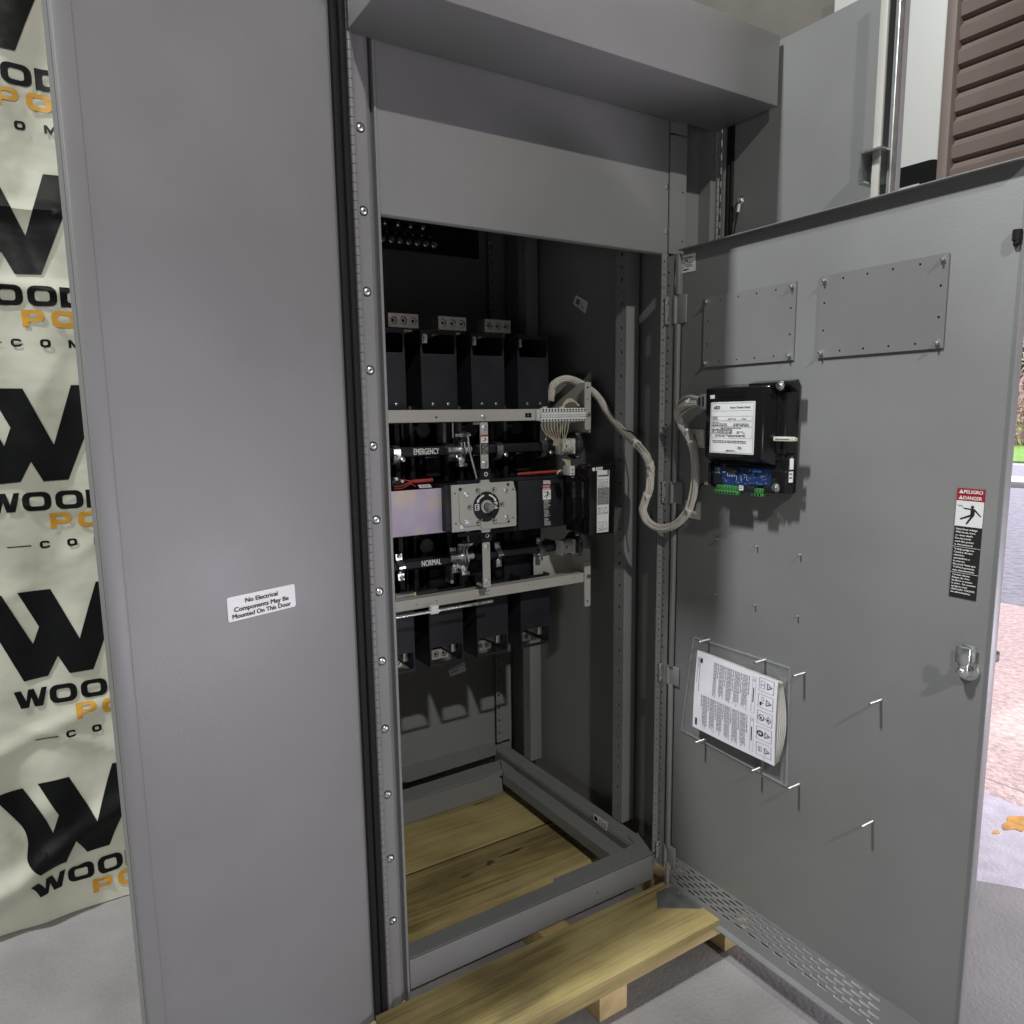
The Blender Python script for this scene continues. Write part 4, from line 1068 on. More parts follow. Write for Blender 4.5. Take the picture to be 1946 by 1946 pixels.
# step up at the top right and side rim
aS0 = G.at(e2(1182, 300), .04)[0]; aS1 = G.at(e2(1655, 260), .033)[0]; bS0 = G.at(e2(1400, 355), .033)[1]
hullbox(m, aS0, aS1, bS0, bT+.001, .020, .040, .002, .001, .010, .004, .0012)
hullbox(m, aM+.012, aR0-.008, bMid+.004, bS0+.004, .02, .0315, .006, .002, .004, .004, .001)
hullbox(m, aM+.012, aR0+.001, bB+.014, bMid+.010, .02, .0300, .010, .003, .004, .010, .0015)
# frame round the board
hullbox(m, G.at(e2(1425, 1200), .03)[0], aR0-.002, bB+.002, bMid-.012, .018, .0325, .001, .002, .001, .006, .001)
hullbox(m, aPL, aPL+.007, bB+.005, bMid-.010, .018, .031, .001, .001, .001, .001, .0008)
# recessed windows above the label
m.use('dark_void')
for u0, u1 in ((890, 1020), (1033, 1165)):
    a0, b1 = G.at(e2(u0, 350), CT); a1, b0 = G.at(e2(u1, 405), CT); m.box(G, a0, a1, b0, b1, CT, CT+.0004)
body = m.obj('housing', ctl)
for px_ in (e2(1517, 283), e2(1470, 1327)):
    a, b = G.at(px_, .040 if px_[1] < 800 else .033); fasten('hex', body, G, a, b, .0395 if px_[1] < 800 else .0325, .0062)
# rating label
q = Quad(G, e2(813, 455), e2(1266, 440), e2(1245, 990), e2(797, 965), CT+.0003)
m = MB(); m.use('sticker_white'); q.base(m, .0004, .0015); m.use('ink_grey'); q.frame(m, .02, .98, .02, .98, .004)
m.use('ink'); q.text(m, 'ASCO', .085, .135, .062, bold=.045, width=.135); q.text(m, 'Power Transfer Switch', .46, .125, .036, bold=.01, width=.44)
m.use('ink_grey'); q.rect(m, .06, .93, .170, .174); q.frame(m, .035, .955, .275, .355, .003); q.frame(m, .035, .955, .378, .475, .003); q.frame(m, .035, .955, .485, .70, .003)
m.use('ink')
q.text(m, 'RATINGS', .06, .305, .020, bold=.02); q.text(m, '1600 AMPS', .06, .340, .020, bold=.02); q.text(m, '480Y/277 VOLTS', .42, .340, .020, bold=.02, width=.17); q.text(m, '3 PHASE', .72, .340, .020, bold=.02)
q.text(m, 'PRODUCT DATA', .055, .400, .016, bold=.01)
for y in (.425, .455): q.words(m, .055, .40, y, .014, dens=1); q.words(m, .54, .88, y, .014, dens=1)
q.words(m, .25, .72, .505, .011, dens=1)
for y in (.528, .553, .580, .605): q.words(m, .055, .52, y, .013, dens=.95)
q.words(m, .62, .80, .575, .011); q.words(m, .62, .80, .600, .011)
for y in (.640, .665): q.words(m, .13, .82, y, .012, dens=.95)
for y in (.755, .785): q.words(m, .07, .84, y, .013, dens=1)
q.text(m, '(U)', .66, .90, .045, bold=.02); q.words(m, .40, .58, .935, .010, dens=1); q.words(m, .36, .62, .952, .007, dens=1)
m.obj('rating_label', ctl, 'white rating label headed Power Transfer Switch')
def sticker(tl, tr, br, bl, c, lines=0, name='sticker', parent=ctl):
    q = Quad(G, tl, tr, br, bl, c); m = MB(); m.use('sticker_white'); q.base(m); m.use('ink_grey')
    for i in range(lines): q.rect(m, .15, .85, .15+.7*i/max(lines, 1), .15+.7*(i+.4)/max(lines, 1))
    return m.obj(name, parent)
sticker(e2(805, 382), e2(848, 378), e2(850, 415), e2(806, 418), CT+.0004, 0)
sticker(e2(1617, 1030), e2(1655, 1025), e2(1652, 1138), e2(1615, 1142), .0305, 0)
sticker(e2(1608, 1163), e2(1650, 1158), e2(1645, 1270), e2(1604, 1275), .0305, 2)
# cream connector block on the right flank
a0, b1 = G.at(e2(1480, 803), .032); a1, b0 = G.at(e2(1668, 852), .032)
m = MB(); m.use('cream_plastic'); m.box(G, a0, a1, b0, b1, .030, .040, .001); m.box(G, a1, a1+.003, (b0+b1)/2-.003, (b0+b1)/2+.002, .030, .038, .0005)
m.use('ink_grey'); m.box(G, a0+.004, a1-.004, (b0+b1)/2-.001, (b0+b1)/2+.0004, .0401, .0403)
m.obj('ribbon_connector', ctl)
# circuit board
q = Quad(G, e2(848, 1105), e2(1418, 1135), e2(1445, 1300), e2(862, 1300), .0268)
m = MB(); m.use('pcb'); q.base(m, .001)
rg = random.Random(3); m.use('sticker_white')
for i in range(5): q.rect(m, .24+i*.033, .247+i*.033, .30, .52, .0014)
for a, b in ((.02, .08), (.02, .16), (.02, .24), (.02, .32)): q.rect(m, a, a+.02, b, b+.02, .0014); q.rect(m, a+.04, a+.085, b, b+.03, .0014)
for i in range(60):
    a, b = rg.uniform(.12, .93), rg.uniform(.05, .92); w_, h_ = rg.choice(((.004, .06), (.018, .016), (.03, .01), (.006, .02))); q.rect(m, a, a+w_, b, b+h_, .0014)
for x in (.40, .48, .58): q.rect(m, x, x+.005, .45, .75, .0014)
q.poly(m, circ(.185, .28, .03, 12), .0016); m.use('brass')
for a, b in ((.19, .48), (.61, .58), (.68, .58)): q.poly(m, circ(a, b, .008, 8), .0016)
pcb = m.obj('circuit_board', ctl)
m = MB(); m.use('black_plastic')
for a0_, a1_, b0_, b1_ in ((.27, .46, .04, .24), (0.0, .14, .46, .90)):
    q.poly(m, [(a0_, b0_), (a1_, b0_), (a1_, b1_), (a0_, b1_)], .003)
    p_ = [q.P(a0_, b1_, .001), q.P(a1_, b1_, .001), q.P(a1_, b0_, .001), q.P(a0_, b0_, .001)]; p2_ = [v+G.n*.004 for v in p_]
    m.add(p_+p2_, [(4, 5, 6, 7), (0, 1, 5, 4), (1, 2, 6, 5), (2, 3, 7, 6), (3, 0, 4, 7)])
m.obj('chip', pcb)
m = MB(); m.use('pcb_blue'); p_ = [q.P(a, b, .001) for a, b in ((.73, .22), (.86, .22), (.86, .05), (.73, .05))]; p2_ = [v+G.n*.004 for v in p_]; m.add(p_+p2_, [(4, 5, 6, 7), (0, 1, 5, 4), (1, 2, 6, 5), (2, 3, 7, 6), (3, 0, 4, 7)]); m.obj('dip_switch', pcb)
# green plug-in terminals
def green(u0, u1, v0, v1, v2):
    a0 = G.at(e2(u0, v1), .034)[0]; a1 = G.at(e2(u1, v1), .034)[0]; b1 = G.at(e2(u0, v0), .034)[1]; bm_ = G.at(e2((u0+u1)/2, v1), .034)[1]; b0 = G.at(e2((u0+u1)/2, v2), .038)[1]
    m = MB(); m.use('green_terminal'); m.box(G, a0, a1, bm_, b1, .027, .035, .0006); m.box(G, a0-.001, a1+.002, b0, bm_, .025, .040, .0008)
    m.use('dark_void'); n = max(2, int((a1-a0)/.0052))
    for k in range(n): x = a0+(a1-a0)*(k+.5)/n; m.box(G, x-.0014, x+.0014, b0+.0015, b0+.0045, .040, .0403); m.box(G, x-.0003, x+.0003, bm_, b1, .035, .0353)
    return m.obj('terminal_plug', ctl)
green(868, 1095, 1292, 1352, 1392); green(1255, 1348, 1330, 1388, 1415)
sticker(e2(1100, 1300), e2(1142, 1305), e2(1142, 1350), e2(1100, 1352), .0355, 2)
a0, b1 = G.at(e2(1148, 1305), .034); a1, b0 = G.at(e2(1252, 1372), .034); m = MB(); m.use('black_plastic'); m.box(G, a0, a1, b0, b1, .024, .036, .0015); m.obj('cover_clip', ctl)
a0, b1 = G.at(e2(1360, 1305), .034); a1, b0 = G.at(e2(1430, 1385), .034); m = MB(); m.use('black_plastic')
for k in range(3): m.box(G, a0+(a1-a0)*k/3, a0+(a1-a0)*(k+.8)/3, b0, b1, .024, .036, .001)
m.obj('socket_block', ctl)
# left side plug
a1 = aL+.001; zc = G.at(e2(700, 455), .03)[1]
m = MB(); m.use('connector_grey'); m.box(G, a1-.014, a1+.004, zc-.0115, zc+.0135, .028, .0445, .0012); m.use('ink'); m.box(G, a1-.0155, a1-.0120, zc-.006, zc+.008, .030, .0450); m.box(G, a1-.007, a1-.004, zc-.007, zc+.009, .0446, .0450)
m.obj('side_plug', ctl)

# ------------------------------------------------------------------ wiring
har = thing('wire_harness', 'thick looping bundle of white wires from the switch to the controller', 'wire harness', (.95, 1.0, -.25))
pts = []
for p_, md, v in ((( 1045.8, 762), 'Y', 1.26), ((1049, 738), 'Y', 1.26), ((1060, 725), 'Y', 1.26), ((1078, 720), 'Y', 1.25), ((1100, 727), 'Y', 1.24), ((1126, 744), 'Y', 1.225), ((1141, 760), 'Y', 1.21), ((1158, 789), 'Y', 1.18),
                  ((1183, 819), 'Y', 1.11), ((1208, 842), 'Y', 1.05), ((1226, 863), 'Y', 1.01), ((1235.5, 886), 'X', .938), ((1236.5, 905), 'X', .935), ((1233.5, 930), 'X', .930), ((1226, 950), 'X', .926), ((1221.8, 970), 'X', .924),
                  ((1228, 988), 'X', .926), ((1243, 1000), 'X', .931), ((1261.5, 1003), 'X', .938), ((1284, 996), 'X', .945), ((1304, 976), 'X', .950), ((1315.5, 950), 'X', .953), ((1321.5, 913), 'X', .953), ((1320, 876), 'X', .953),
                  ((1315.5, 845), 'X', .953), ((1305, 821), 'X', .951), ((1294.5, 804), 'X', .948), ((1290, 790), 'X', .943), ((1293, 777), 'X', .940), ((1304, 767), 'X', .937), ((1316, 763.5), 'X', .935), ((1328, 763), 'X', .934)):
    pts.append(onY(p_, v) if md == 'Y' else onX(p_, v))
path = spline(pts, 8); NP = len(path)
rw = random.Random(11)
def frame_at(i):
    t = (path[min(i+1, NP-1)]-path[max(i-1, 0)]).normalized(); a = t.cross(Vector((.3, .2, .93))).normalized(); return t, a, t.cross(a)
for k in range(19):
    rk = 0 if k == 0 else (.0031 if k < 7 else .0058); ph = 2*math.pi*(k-1)/6 if k < 7 else 2*math.pi*(k-7)/12; tw = rw.uniform(.7, 1.0)*.016
    out = []
    for i in range(NP):
        t, a, b = frame_at(i); f = i/NP; spread = 1.0
        if f > .87: spread = 1+1.1*math.sin((f-.87)/.13*math.pi)*.8
        if f < .15: spread = 1.1
        w_ = math.sin(i*.09+k*1.7)*.0006
        an = ph+tw*i
        out.append(path[i]+(a*math.cos(an)+b*math.sin(an))*(rk*spread+w_))
    m = MB(); m.use('wire_white'); m.tube(out, .00165, 8); m.obj('wire', har)
def tie(i, r=.0082, tail=True):
    t, a, b = frame_at(i); m = MB(); m.use('nylon'); n = 20
    m.tube([path[i]-t*.0022, path[i]+t*.0022], r, n); 
    e = path[i]-a*0
    s_ = Vector((-.6, -.75, .1)).normalized(); s_ = (s_-t*s_.dot(t)).normalized()
    m.tube([path[i]+s_*(r-.002), path[i]+s_*(r+.0045)], .0028, 6)
    if tail: m.tube([path[i]+s_*r, path[i]+s_*(r+.004)-Vector((0, 0, .006))], .0011, 4)
    m.obj('cable_tie', har)
def near(px): 
    best = min(range(NP), key=lambda i: (lambda d: (d.dot(CR)/d.dot(_fw)*FPX+CX-px[0])**2+(-d.dot(CU)/d.dot(_fw)*FPX+CY-px[1])**2)(path[i])); return best
for p_ in (e2(160, 1090), e2(180, 1400), e2(560, 750), e2(615, 860), e2(600, 1555), e2(130, 820)): tie(near(p_))
tie(near(e2(600, 440)), .0075)
# mounting pads on the door
def pad(name_px, label):
    q = Quad(G, *name_px, .001); A_ = G.at(name_px[0], 0); 
    t = thing('cable_tie_mount', label, 'cable mount', tuple(q.P(.5, 1.0)), 'cream adhesive mounts holding the harness'); m = MB(); m.use('cream_plastic'); q.base(m, .0018, .0015); m.obj('base', t)
    m = MB(); m.use('cream_plastic')
    c_ = [q.P(.1, .1, .0018), q.P(.9, .1, .0018), q.P(.9, .9, .0018), q.P(.1, .9, .0018)]; tp = [q.P(.38, .38, .0062), q.P(.62, .38, .0062), q.P(.62, .62, .0062), q.P(.38, .62, .0062)]
    m.add(c_+tp, [(4, 7, 6, 5), (0, 4, 5, 1), (1, 5, 6, 2), (2, 6, 7, 3), (3, 7, 4, 0)]); m.use('ink_grey'); q.rect(m, .47, .53, .3, .7, .0066); m.obj('saddle', t)
pad((e2(590, 728), e2(742, 730), e2(748, 922), e2(598, 900)), 'square cream cable mount partly tucked behind the black controller')
pad((e2(557, 1452), e2(705, 1466), e2(702, 1652), e2(560, 1620)), 'square cream cable mount at the bottom of the wire loop')
# black leads
def lead(name, pts_, r, label, end=True):
    t = thing(name, label, 'wire', tuple(pts_[0]))
    m = MB(); m.use('wire_black'); m.tube(spline(pts_, 8), r, 8); m.obj('cable', t); return t
P_ = [onX(p_, .955) for p_ in (e2(762, 1275), e2(720, 1290), e2(690, 1330), e2(665, 1400), e2(655, 1480), e2(640, 1560))]
t = lead('ground_wire', P_, .0016, 'short black wire with a yellow ring terminal at the lower left of the controller')
m = MB(); m.use('cream_plastic'); m.tube([onX(e2(752, 1276), .95), onX(e2(800, 1274), .95)], .0030, 10); m.use('brass'); m.tube([onX(e2(800, 1274), .95), onX(e2(870, 1278), .95)], .0022, 10); m.obj('ring_terminal', t)
a, b = G.at(e2(828, 1272), .022); fasten('hex', t, G, a, b, .020, .0052)
P_ = [onY(e8(1060, 1468), 1.10), onY(e8(1150, 1490), 1.07), onY(e8(1230, 1580), 1.05), onY(e8(1310, 1700), 1.03), onY(e8(1355, 1800), 1.01), onX(e2(215, 1100), .948), onX(e2(205, 1300), .945), onX(e2(185, 1480), .94), onX(e2(215, 1640), .945)]
t = lead('ground_wire', P_, .0017, 'thin black wire running beside the white harness near the middle upright')
m = MB(); m.use('brass'); m.tube([P_[0]-Vector((.004, 0, -.002)), P_[0]+Vector((.002, 0, 0))], .0026, 8); m.obj('ring_terminal', t)
q0 = RF.at(e9(402, 490), .006); P_ = [RF.P(q0[0], q0[1]-.004, .008), RF.P(q0[0]-.004, q0[1]-.03, .010), RF.P(q0[0]-.010, q0[1]-.08, .014), RF.P(q0[0]-.014, q0[1]-.16, .016)]
t = lead('ground_wire', P_, .0016, 'black wire with a yellow ring terminal bolted to the outer door behind')
m = MB(); m.use('cream_plastic'); m.tube([RF.P(q0[0], q0[1]-.006, .008), RF.P(q0[0]+.001, q0[1]+.007, .007)], .0030, 10); m.obj('ring_terminal', t)
fasten('hex', t, RF, q0[0]+.0012, q0[1]+.014, .002, .0062, length=.012)
P_ = [F(1.02).P(*F(1.02).at(e9(x, y))) for x, y in ((215, 440), (200, 540), (200, 620), (225, 725))]
lead('ground_wire', [P_[0]+Vector((0, 0, .02))]+P_+[P_[-1]+Vector((.01, 0, -.05))], .0016, 'curved black wire in the dark gap right of the header')

# ------------------------------------------------------------------ document pouch and booklet
def rect3(a0, a1, b0, b1): return [(a0, b1), (a1, b1), (a1, b0), (a0, b0)]
pc = [G.at(x, .004) for x in (e4(192, 148), e4(1198, 470), e4(1165, 1715), e4(62, 1120))]
pq = Quad(G, *pc, .0015, px=False)
pouch = thing('document_pouch', 'clear plastic pocket hanging crooked on the lower inner door', 'document pouch', tuple(pq.P(.5, 1)))
class PF: P = staticmethod(lambda a, b, c: pq.P(a, 1-b, c))
m = MB(); m.use('clear_vinyl')
ol = rrect(0, 1, 0, 1, .045, 4)
m.prism(PF, ol, 0, .0008); m.obj('back_sheet', pouch)
bk_c = [G.at(x, .019) for x in (e4(240, 300), e4(1062, 618), e4(1024, 1482), e4(190, 1075))]
bq = Quad(G, *bk_c, .018, px=False)
m = MB(); m.use('clear_vinyl')
gr = 10
front = lambda u, v: pq.P(.07+.90*u, .13+.83*v, .001+.020*math.sin(math.pi*min(1, u*.9+.05))**.5*(1-.25*v)+.003)
vs = [front(i/gr, j/gr) for j in range(gr+1) for i in range(gr+1)]
def inside_pouch(): pass
m = MB(); m.use('clear_rim')
for s0, s1 in (((0, 0), (1, 0)), ((1, 0), (1, 1)), ((1, 1), (0, 1)), ((0, 1), (0, 0))):
    n = 14; P_ = [PF.P(.015+.97*(s0[0]+(s1[0]-s0[0])*i/n), .015+.97*(s0[1]+(s1[1]-s0[1])*i/n), .0012) for i in range(n+1)]; m.tube(P_, .0014, 8)
m.obj('welded_rim', pouch)
m = MB(); m.use('clear_vinyl')
e_ = [pq.P(.955, v, .003) for v in np.linspace(.12, .97, 16)]; m.tube(e_, .003, 8)
sl_ = [pq.P(.80+.10*t_, .60+.42*(1-t_)*.95, .006+.012*math.sin(t_*3.14)) for t_ in np.linspace(0, 1, 12)]; m.tube(sl_, .0022, 8)
# folded front flap
vs = []; nf = 8
for i in range(nf+1):
    t_ = i/nf
    vs += [pq.P(.90+.02*math.sin(t_*3), .10+.85*t_, .002), pq.P(.975, .10+.86*t_, .004+.006*math.sin(t_*3.1))]
m.add(vs, [(2*i, 2*i+1, 2*i+3, 2*i+2) for i in range(nf)])
m.obj('front_flap', pouch)

bk = thing('instruction_booklet', 'white safety instruction booklet turned sideways in the clear pouch', 'booklet', tuple(bq.P(.5, 1)))
# page block: several curved leaves, spine at the right edge of the page (top of the text)
m = MB(); m.use('paper_edge')
TH = .013
for k in range(6):
    off = .0020*k; nn = 8; vs = []
    for i in range(nn+1):
        v = i/nn; bulge = math.sin(math.pi*v)
        for u in (0.004*k, .5, 1+.012*k*(.35+.65*bulge)-.004*k*(1-bulge)): vs.append(bq.P(u, v*(1-.01*k)+.004*k, -off-.001))
    m.add(vs, [(3*i+j, 3*i+3+j, 3*i+4+j, 3*i+1+j) for i in range(nn) for j in range(2)])
m.obj('pages', bk)
m = MB(); m.use('paper')
nn = 10; vs = []
bow = lambda u, v: .0035*math.sin(math.pi*u)*.5+.0018*math.sin(math.pi*v)
for j in range(nn+1):
    for i in range(nn+1): vs.append(bq.P(i/nn, j/nn, bow(i/nn, j/nn)))
m.add(vs, [(j*(nn+1)+i, (j+1)*(nn+1)+i, (j+1)*(nn+1)+i+1, j*(nn+1)+i+1) for j in range(nn) for i in range(nn)])
m.use('ink')
def br(a0, a1, b0, b1, c=.0006):
    m.add([bq.P(a, b, bow(a, b)+c) for a, b in ((a0, b1), (a1, b1), (a1, b0), (a0, b0))], [(0, 1, 2, 3)])
def bpoly(pts_, c=.0007):
    cx_ = sum(p[0] for p in pts_)/len(pts_); cy_ = sum(p[1] for p in pts_)/len(pts_)
    vs = [bq.P(p[0], p[1], bow(*p)+c) for p in pts_]; m.add(vs, [tuple(range(len(vs)))])
def bframe(a0, a1, b0, b1, t=.003):
    br(a0, a1, b0, b0+t*.8); br(a0, a1, b1-t*.8, b1); br(a0, a0+t, b0, b1); br(a1-t, a1, b0, b1)
rb_ = random.Random(5)
m.use('ink_grey')
for (v0, v1, u_lo, u_hi) in ((.06, .50, .24, .69), (.525, .965, .10, .69)):
    u = u_hi; k = 0
    while u > u_lo:
        dark = (k % 7 == 0); m.use('ink' if dark else 'ink_grey'); ln = rb_.uniform(.35, .6) if dark else rb_.uniform(.8, 1.0)
        v = v0
        while v < v0+(v1-v0)*ln:
            wl = rb_.uniform(.02, .06); br(u-.0055 if dark else u-.0040, u, v, min(v0+(v1-v0)*ln, v+wl)); v += wl+.008
        u -= .0115; k += 1
        if dark or k % 7 == 0: u -= .008
m.use('ink'); br(.062, .088, .075, .13); br(.035, .060, .86, .95)
m.use('ink_grey'); br(.055, .060, .07, .50); br(.040, .044, .07, .20); br(.025, .029, .07, .40)
for v0, v1 in ((.045, .475), (.515, .945)):
    m.use('ink_grey'); bframe(.725, .765, v0, v1, .002); m.use('ink'); br(.738, .748, v0+.13, v0+.30); bpoly([(.745+.012*math.cos(t_)*1.0, v0+.04+.013*math.sin(t_)) for t_ in np.linspace(0, 6.28, 13)[:-1]][::-1]); m.use('paper'); bpoly([(.745+.009*math.cos(t_), v0+.04+.010*math.sin(t_)) for t_ in np.linspace(0, 6.28, 13)[:-1]][::-1], .0010)
def btri(a, b, s):   # warning triangle pointing right (page is sideways)
    m.use('ink'); bpoly([(a, b-s*.62), (a, b+s*.62), (a+s*1.0, b)], .0008); m.use('paper'); bpoly([(a+s*.14, b-s*.40), (a+s*.14, b+s*.40), (a+s*.80, b)], .0011); m.use('ink'); br(a+s*.35, a+s*.62, b-s*.05, b+s*.05, .0014); br(a+s*.2, a+s*.28, b-s*.05, b+s*.05, .0014)
def bdisc(a, b, r, name='ink', c=.0008): m.use(name); bpoly([(a+r*math.cos(t_), b+r*.95*math.sin(t_)) for t_ in np.linspace(0, 6.28, 17)[:-1]][::-1], c)
for k in range(5):
    v0 = .025+k*.192; v1 = v0+.155
    m.use('ink'); bframe(.800, .965, v0, v1, .003); vm = (v0+v1)/2
    if k in (0, 1, 3, 4): btri(.890, vm, .062)
    if k == 0: m.use('ink'); bframe(.82, .865, vm-.045, vm+.045, .003); br(.825, .86, vm-.002, vm+.002)
    if k == 1: m.use('ink'); bframe(.84, .865, vm-.05, vm-.005, .003); br(.82, .84, vm+.01, vm+.05); br(.83, .862, vm+.015, vm+.022)
    if k == 2: bdisc(.845, vm, .036); bdisc(.845, vm, .029, 'paper', .0011); m.use('ink'); bpoly([(.822, vm-.018), (.827, vm-.024), (.868, vm+.018), (.863, vm+.024)], .0014); br(.835, .855, vm-.008, vm+.014, .0014); bpoly([(.925, vm-.045), (.893, vm), (.925, vm+.045), (.955, vm)], .0008); m.use('paper'); bpoly([(.925, vm-.036), (.900, vm), (.925, vm+.036), (.949, vm)], .0011); m.use('ink'); br(.912, .934, vm-.012, vm+.014, .0014)
    if k == 3: bdisc(.842, vm, .036); bdisc(.842, vm, .018, 'paper', .0011); m.use('ink'); br(.838, .846, vm-.012, vm+.012, .0014)
    if k == 4: m.use('ink'); bframe(.825, .86, vm-.03, vm+.03, .003); br(.838, .842, vm-.03, vm+.03)
m.obj('cover_page', bk)
# ================================================================== PALLET, BANNERS, BUILDING, OUTSIDE
pal = thing('wooden_pallet', 'rough pine board pallet under the cabinet', 'pallet', (.73, 1.2, -1.0))
ZB = -.9155
def board(x0, x1, y0, y1, z1=ZB, th=.030):
    m = MB(); m.use('pine_board'); m.box(TV, x0, x1, y0, y1, z1-th, z1, .0022); o = m.obj('board', pal)
    return o
board(.36, 1.06, 1.4905, 1.66); board(.36, 1.06, 1.2905, 1.4835)
b_ = board(.36, 1.06, 1.1205, 1.2830); board(.36, 1.04, .845, .985)
for y0 in (1.2832, 1.4838):
    m = MB(); m.use('wood_dark'); m.box(TV, .37, 1.05, y0, y0+.0068, ZB-.012, ZB-.0022, .001); m.obj('gap_shade', pal)  # dark strip painting the shade in the gap between boards
def knot(cx, cy, rx, ry, ang):
    m = MB(); m.use('wood_dark'); pts = []
    for i in range(18):
        t = 2*math.pi*i/18; k = 1+.25*math.sin(t*3+cx*40)
        x, y = rx*math.cos(t)*k, ry*math.sin(t)*k; pts.append((cx+x*math.cos(ang)-y*math.sin(ang), cy+x*math.sin(ang)+y*math.cos(ang)))
    m.prism(TV, pts, ZB, ZB+.0003); m.obj('knot', b_)
k1 = onZ(e7(880, 770), ZB); knot(k1.x, k1.y, .030, .0035, .0); k2 = onZ(e7(745, 835), ZB); knot(k2.x, k2.y, .010, .006, .3)
k3 = onZ(e7(600, 915), ZB); knot(k3.x, k3.y, .016, .0018, .1); k4 = onZ(e7(700, 465), ZB); knot(k4.x, k4.y, .03, .002, .0)
for x0 in (.37, .70, 1.0):
    m = MB(); m.use('wood_edge'); m.box(TV, x0, x0+.06, .855, 1.66, -1.0, ZB-.0305, .002); m.obj('stringer', pal)
m = MB(); m.use('galvanised'); m.prism(TV, [(.93, .965), (1.00, .965), (1.03, .90), (.965, .885), (.90, .93)], ZB+.0004, ZB+.0014, [circ(.965, .94, .003), circ(.985, .925, .003)]); m.obj('metal_bracket', pal)

# ---- hanging banner behind on the left
BNY = 1.75
BK = 1.665/1.75
BF = F(BNY)
def wr(u, v):
    """soft folds of the vinyl: displacement towards the camera"""
    d = .010*math.sin(u*9+v*2.2)+.006*math.sin(v*7.3-u*5+1)
    d += .020*math.exp(-((u+.13+.25*(v+.85))/.035)**2)*(1 if v < -.3 else .3)
    d += .006*math.exp(-((v+.62-.35*u)/.018)**2)*(1 if v < 0 else .4)
    d += .016*math.exp(-((v+.93-.55*(u+.1))/.03)**2)
    d += .005*math.exp(-((v-.255+.06*u)/.012)**2)+.005*math.exp(-((v-.40)/.010)**2)
    d += .010*math.exp(-(((u+.05)**2+(v+.80)**2)/.0012))
    for (a_, b_, c_, h_) in ((1.0, .35, .31, .0035), (.8, -.5, -.02, .003), (-.6, 1.0, -.30, .0035), (.5, 1.0, -.66, .005), (1.0, .9, -.86, .006), (-.35, 1.0, -.99, .004), (.9, .2, .08, .003), (.2, 1.0, -.17, .003)):
        q_ = a_*u+b_*v-c_; d += h_*math.exp(-abs(q_)/.010)*(.5+.5*math.sin(v*17+u*23+c_*9))
    d += .004*math.sin(u*41+v*13)*math.sin(v*23-u*9)
    return d*(1-.75*math.exp(-((v+1.05)/.05)**2))
def warp(u, v):
    # the lowest printed W is pinched sideways by a fold
    k = math.exp(-((v+.86)/.07)**2)*math.exp(-((u+.115)/.05)**2)
    return u+.028*k*math.sin((v+.86)*22), v-.02*k
class Cloth:
    P = staticmethod(lambda a, b, c: (lambda w_: Vector((w_[0]*BK, 1.665-wr(*w_)-c, w_[1]*BK)))(warp(a, b)))
def grid_cut(m, step=.016):
    """subdivide everything in the builder on a regular grid so that it can follow the folds"""
    pass
def cloth_piece(outline, holes, c, name_mat, m, step=.010):
    bm = bmesh.new(); loops = [outline]+list(holes); flat = [p for l in loops for p in l]
    V = [bm.verts.new((p[0], p[1], 0)) for p in flat]
    for t in tessellate_polygon([[Vector((p[0], p[1], 0)) for p in l] for l in loops]):
        try: bm.faces.new([V[i] for i in t])
        except ValueError: pass
    xs = [p[0] for p in outline]; ys = [p[1] for p in outline]
    for ax, lo, hi in ((0, min(xs), max(xs)), (1, min(ys), max(ys))):
        x = (math.floor(lo/step)+1)*step
        while x < hi:
            co = (x, 0, 0) if ax == 0 else (0, x, 0); no = (1, 0, 0) if ax == 0 else (0, 1, 0)
            bmesh.ops.bisect_plane(bm, geom=bm.verts[:]+bm.edges[:]+bm.faces[:], plane_co=co, plane_no=no); x += step
    bmesh.ops.recalc_face_normals(bm, faces=bm.faces[:])
    bm.normal_update()
    if sum(f.normal.z for f in bm.faces) < 0: bmesh.ops.reverse_faces(bm, faces=bm.faces[:])
    bm.verts.index_update(); m.use(name_mat)
    m.add([Cloth.P(v.co.x, v.co.y, c) for v in bm.verts], [[v.index for v in f.verts] for f in bm.faces]); bm.free()
ban = thing('hanging_banner', 'creased cream vinyl banner with repeated black W logos hanging behind the left door', 'banner', (-.1, 1.75, -1.045))
m = MB(); step = .010; u0, u1, v0, v1 = -.62, .34, -1.0485, .80
nu = int((u1-u0)/step); nv = int((v1-v0)/step); m.use('banner_vinyl')
m.add([Cloth.P(u0+(u1-u0)*i/nu, v0+(v1-v0)*j/nv, 0) for j in range(nv+1) for i in range(nu+1)], [(j*(nu+1)+i, j*(nu+1)+i+1, (j+1)*(nu+1)+i+1, (j+1)*(nu+1)+i) for j in range(nv) for i in range(nu)])
m.add([Cloth.P(u0+(u1-u0)*i/nu, v0+(v1-v0)*j/nv, -.0008) for j in range(nv+1) for i in range(nu+1)], [(j*(nu+1)+i, (j+1)*(nu+1)+i, (j+1)*(nu+1)+i+1, j*(nu+1)+i+1) for j in range(nv) for i in range(nu)])
m.obj('sheet', ban)
g = lambda a, b: BF.at(c3(a, b))
n3 = g(733, 793)
Wg = [(-264, 425), (10, 405), (303, 857), (358, 695), (157, 380), (462, 348), (733, 793), (878, 268), (1170, 232), (1010, 655), (858, 1075), (642, 1117), (533, 960), (443, 1148), (220, 1200)]
Wg = [(g(*p)[0]-n3[0], g(*p)[1]-n3[1]) for p in Wg]
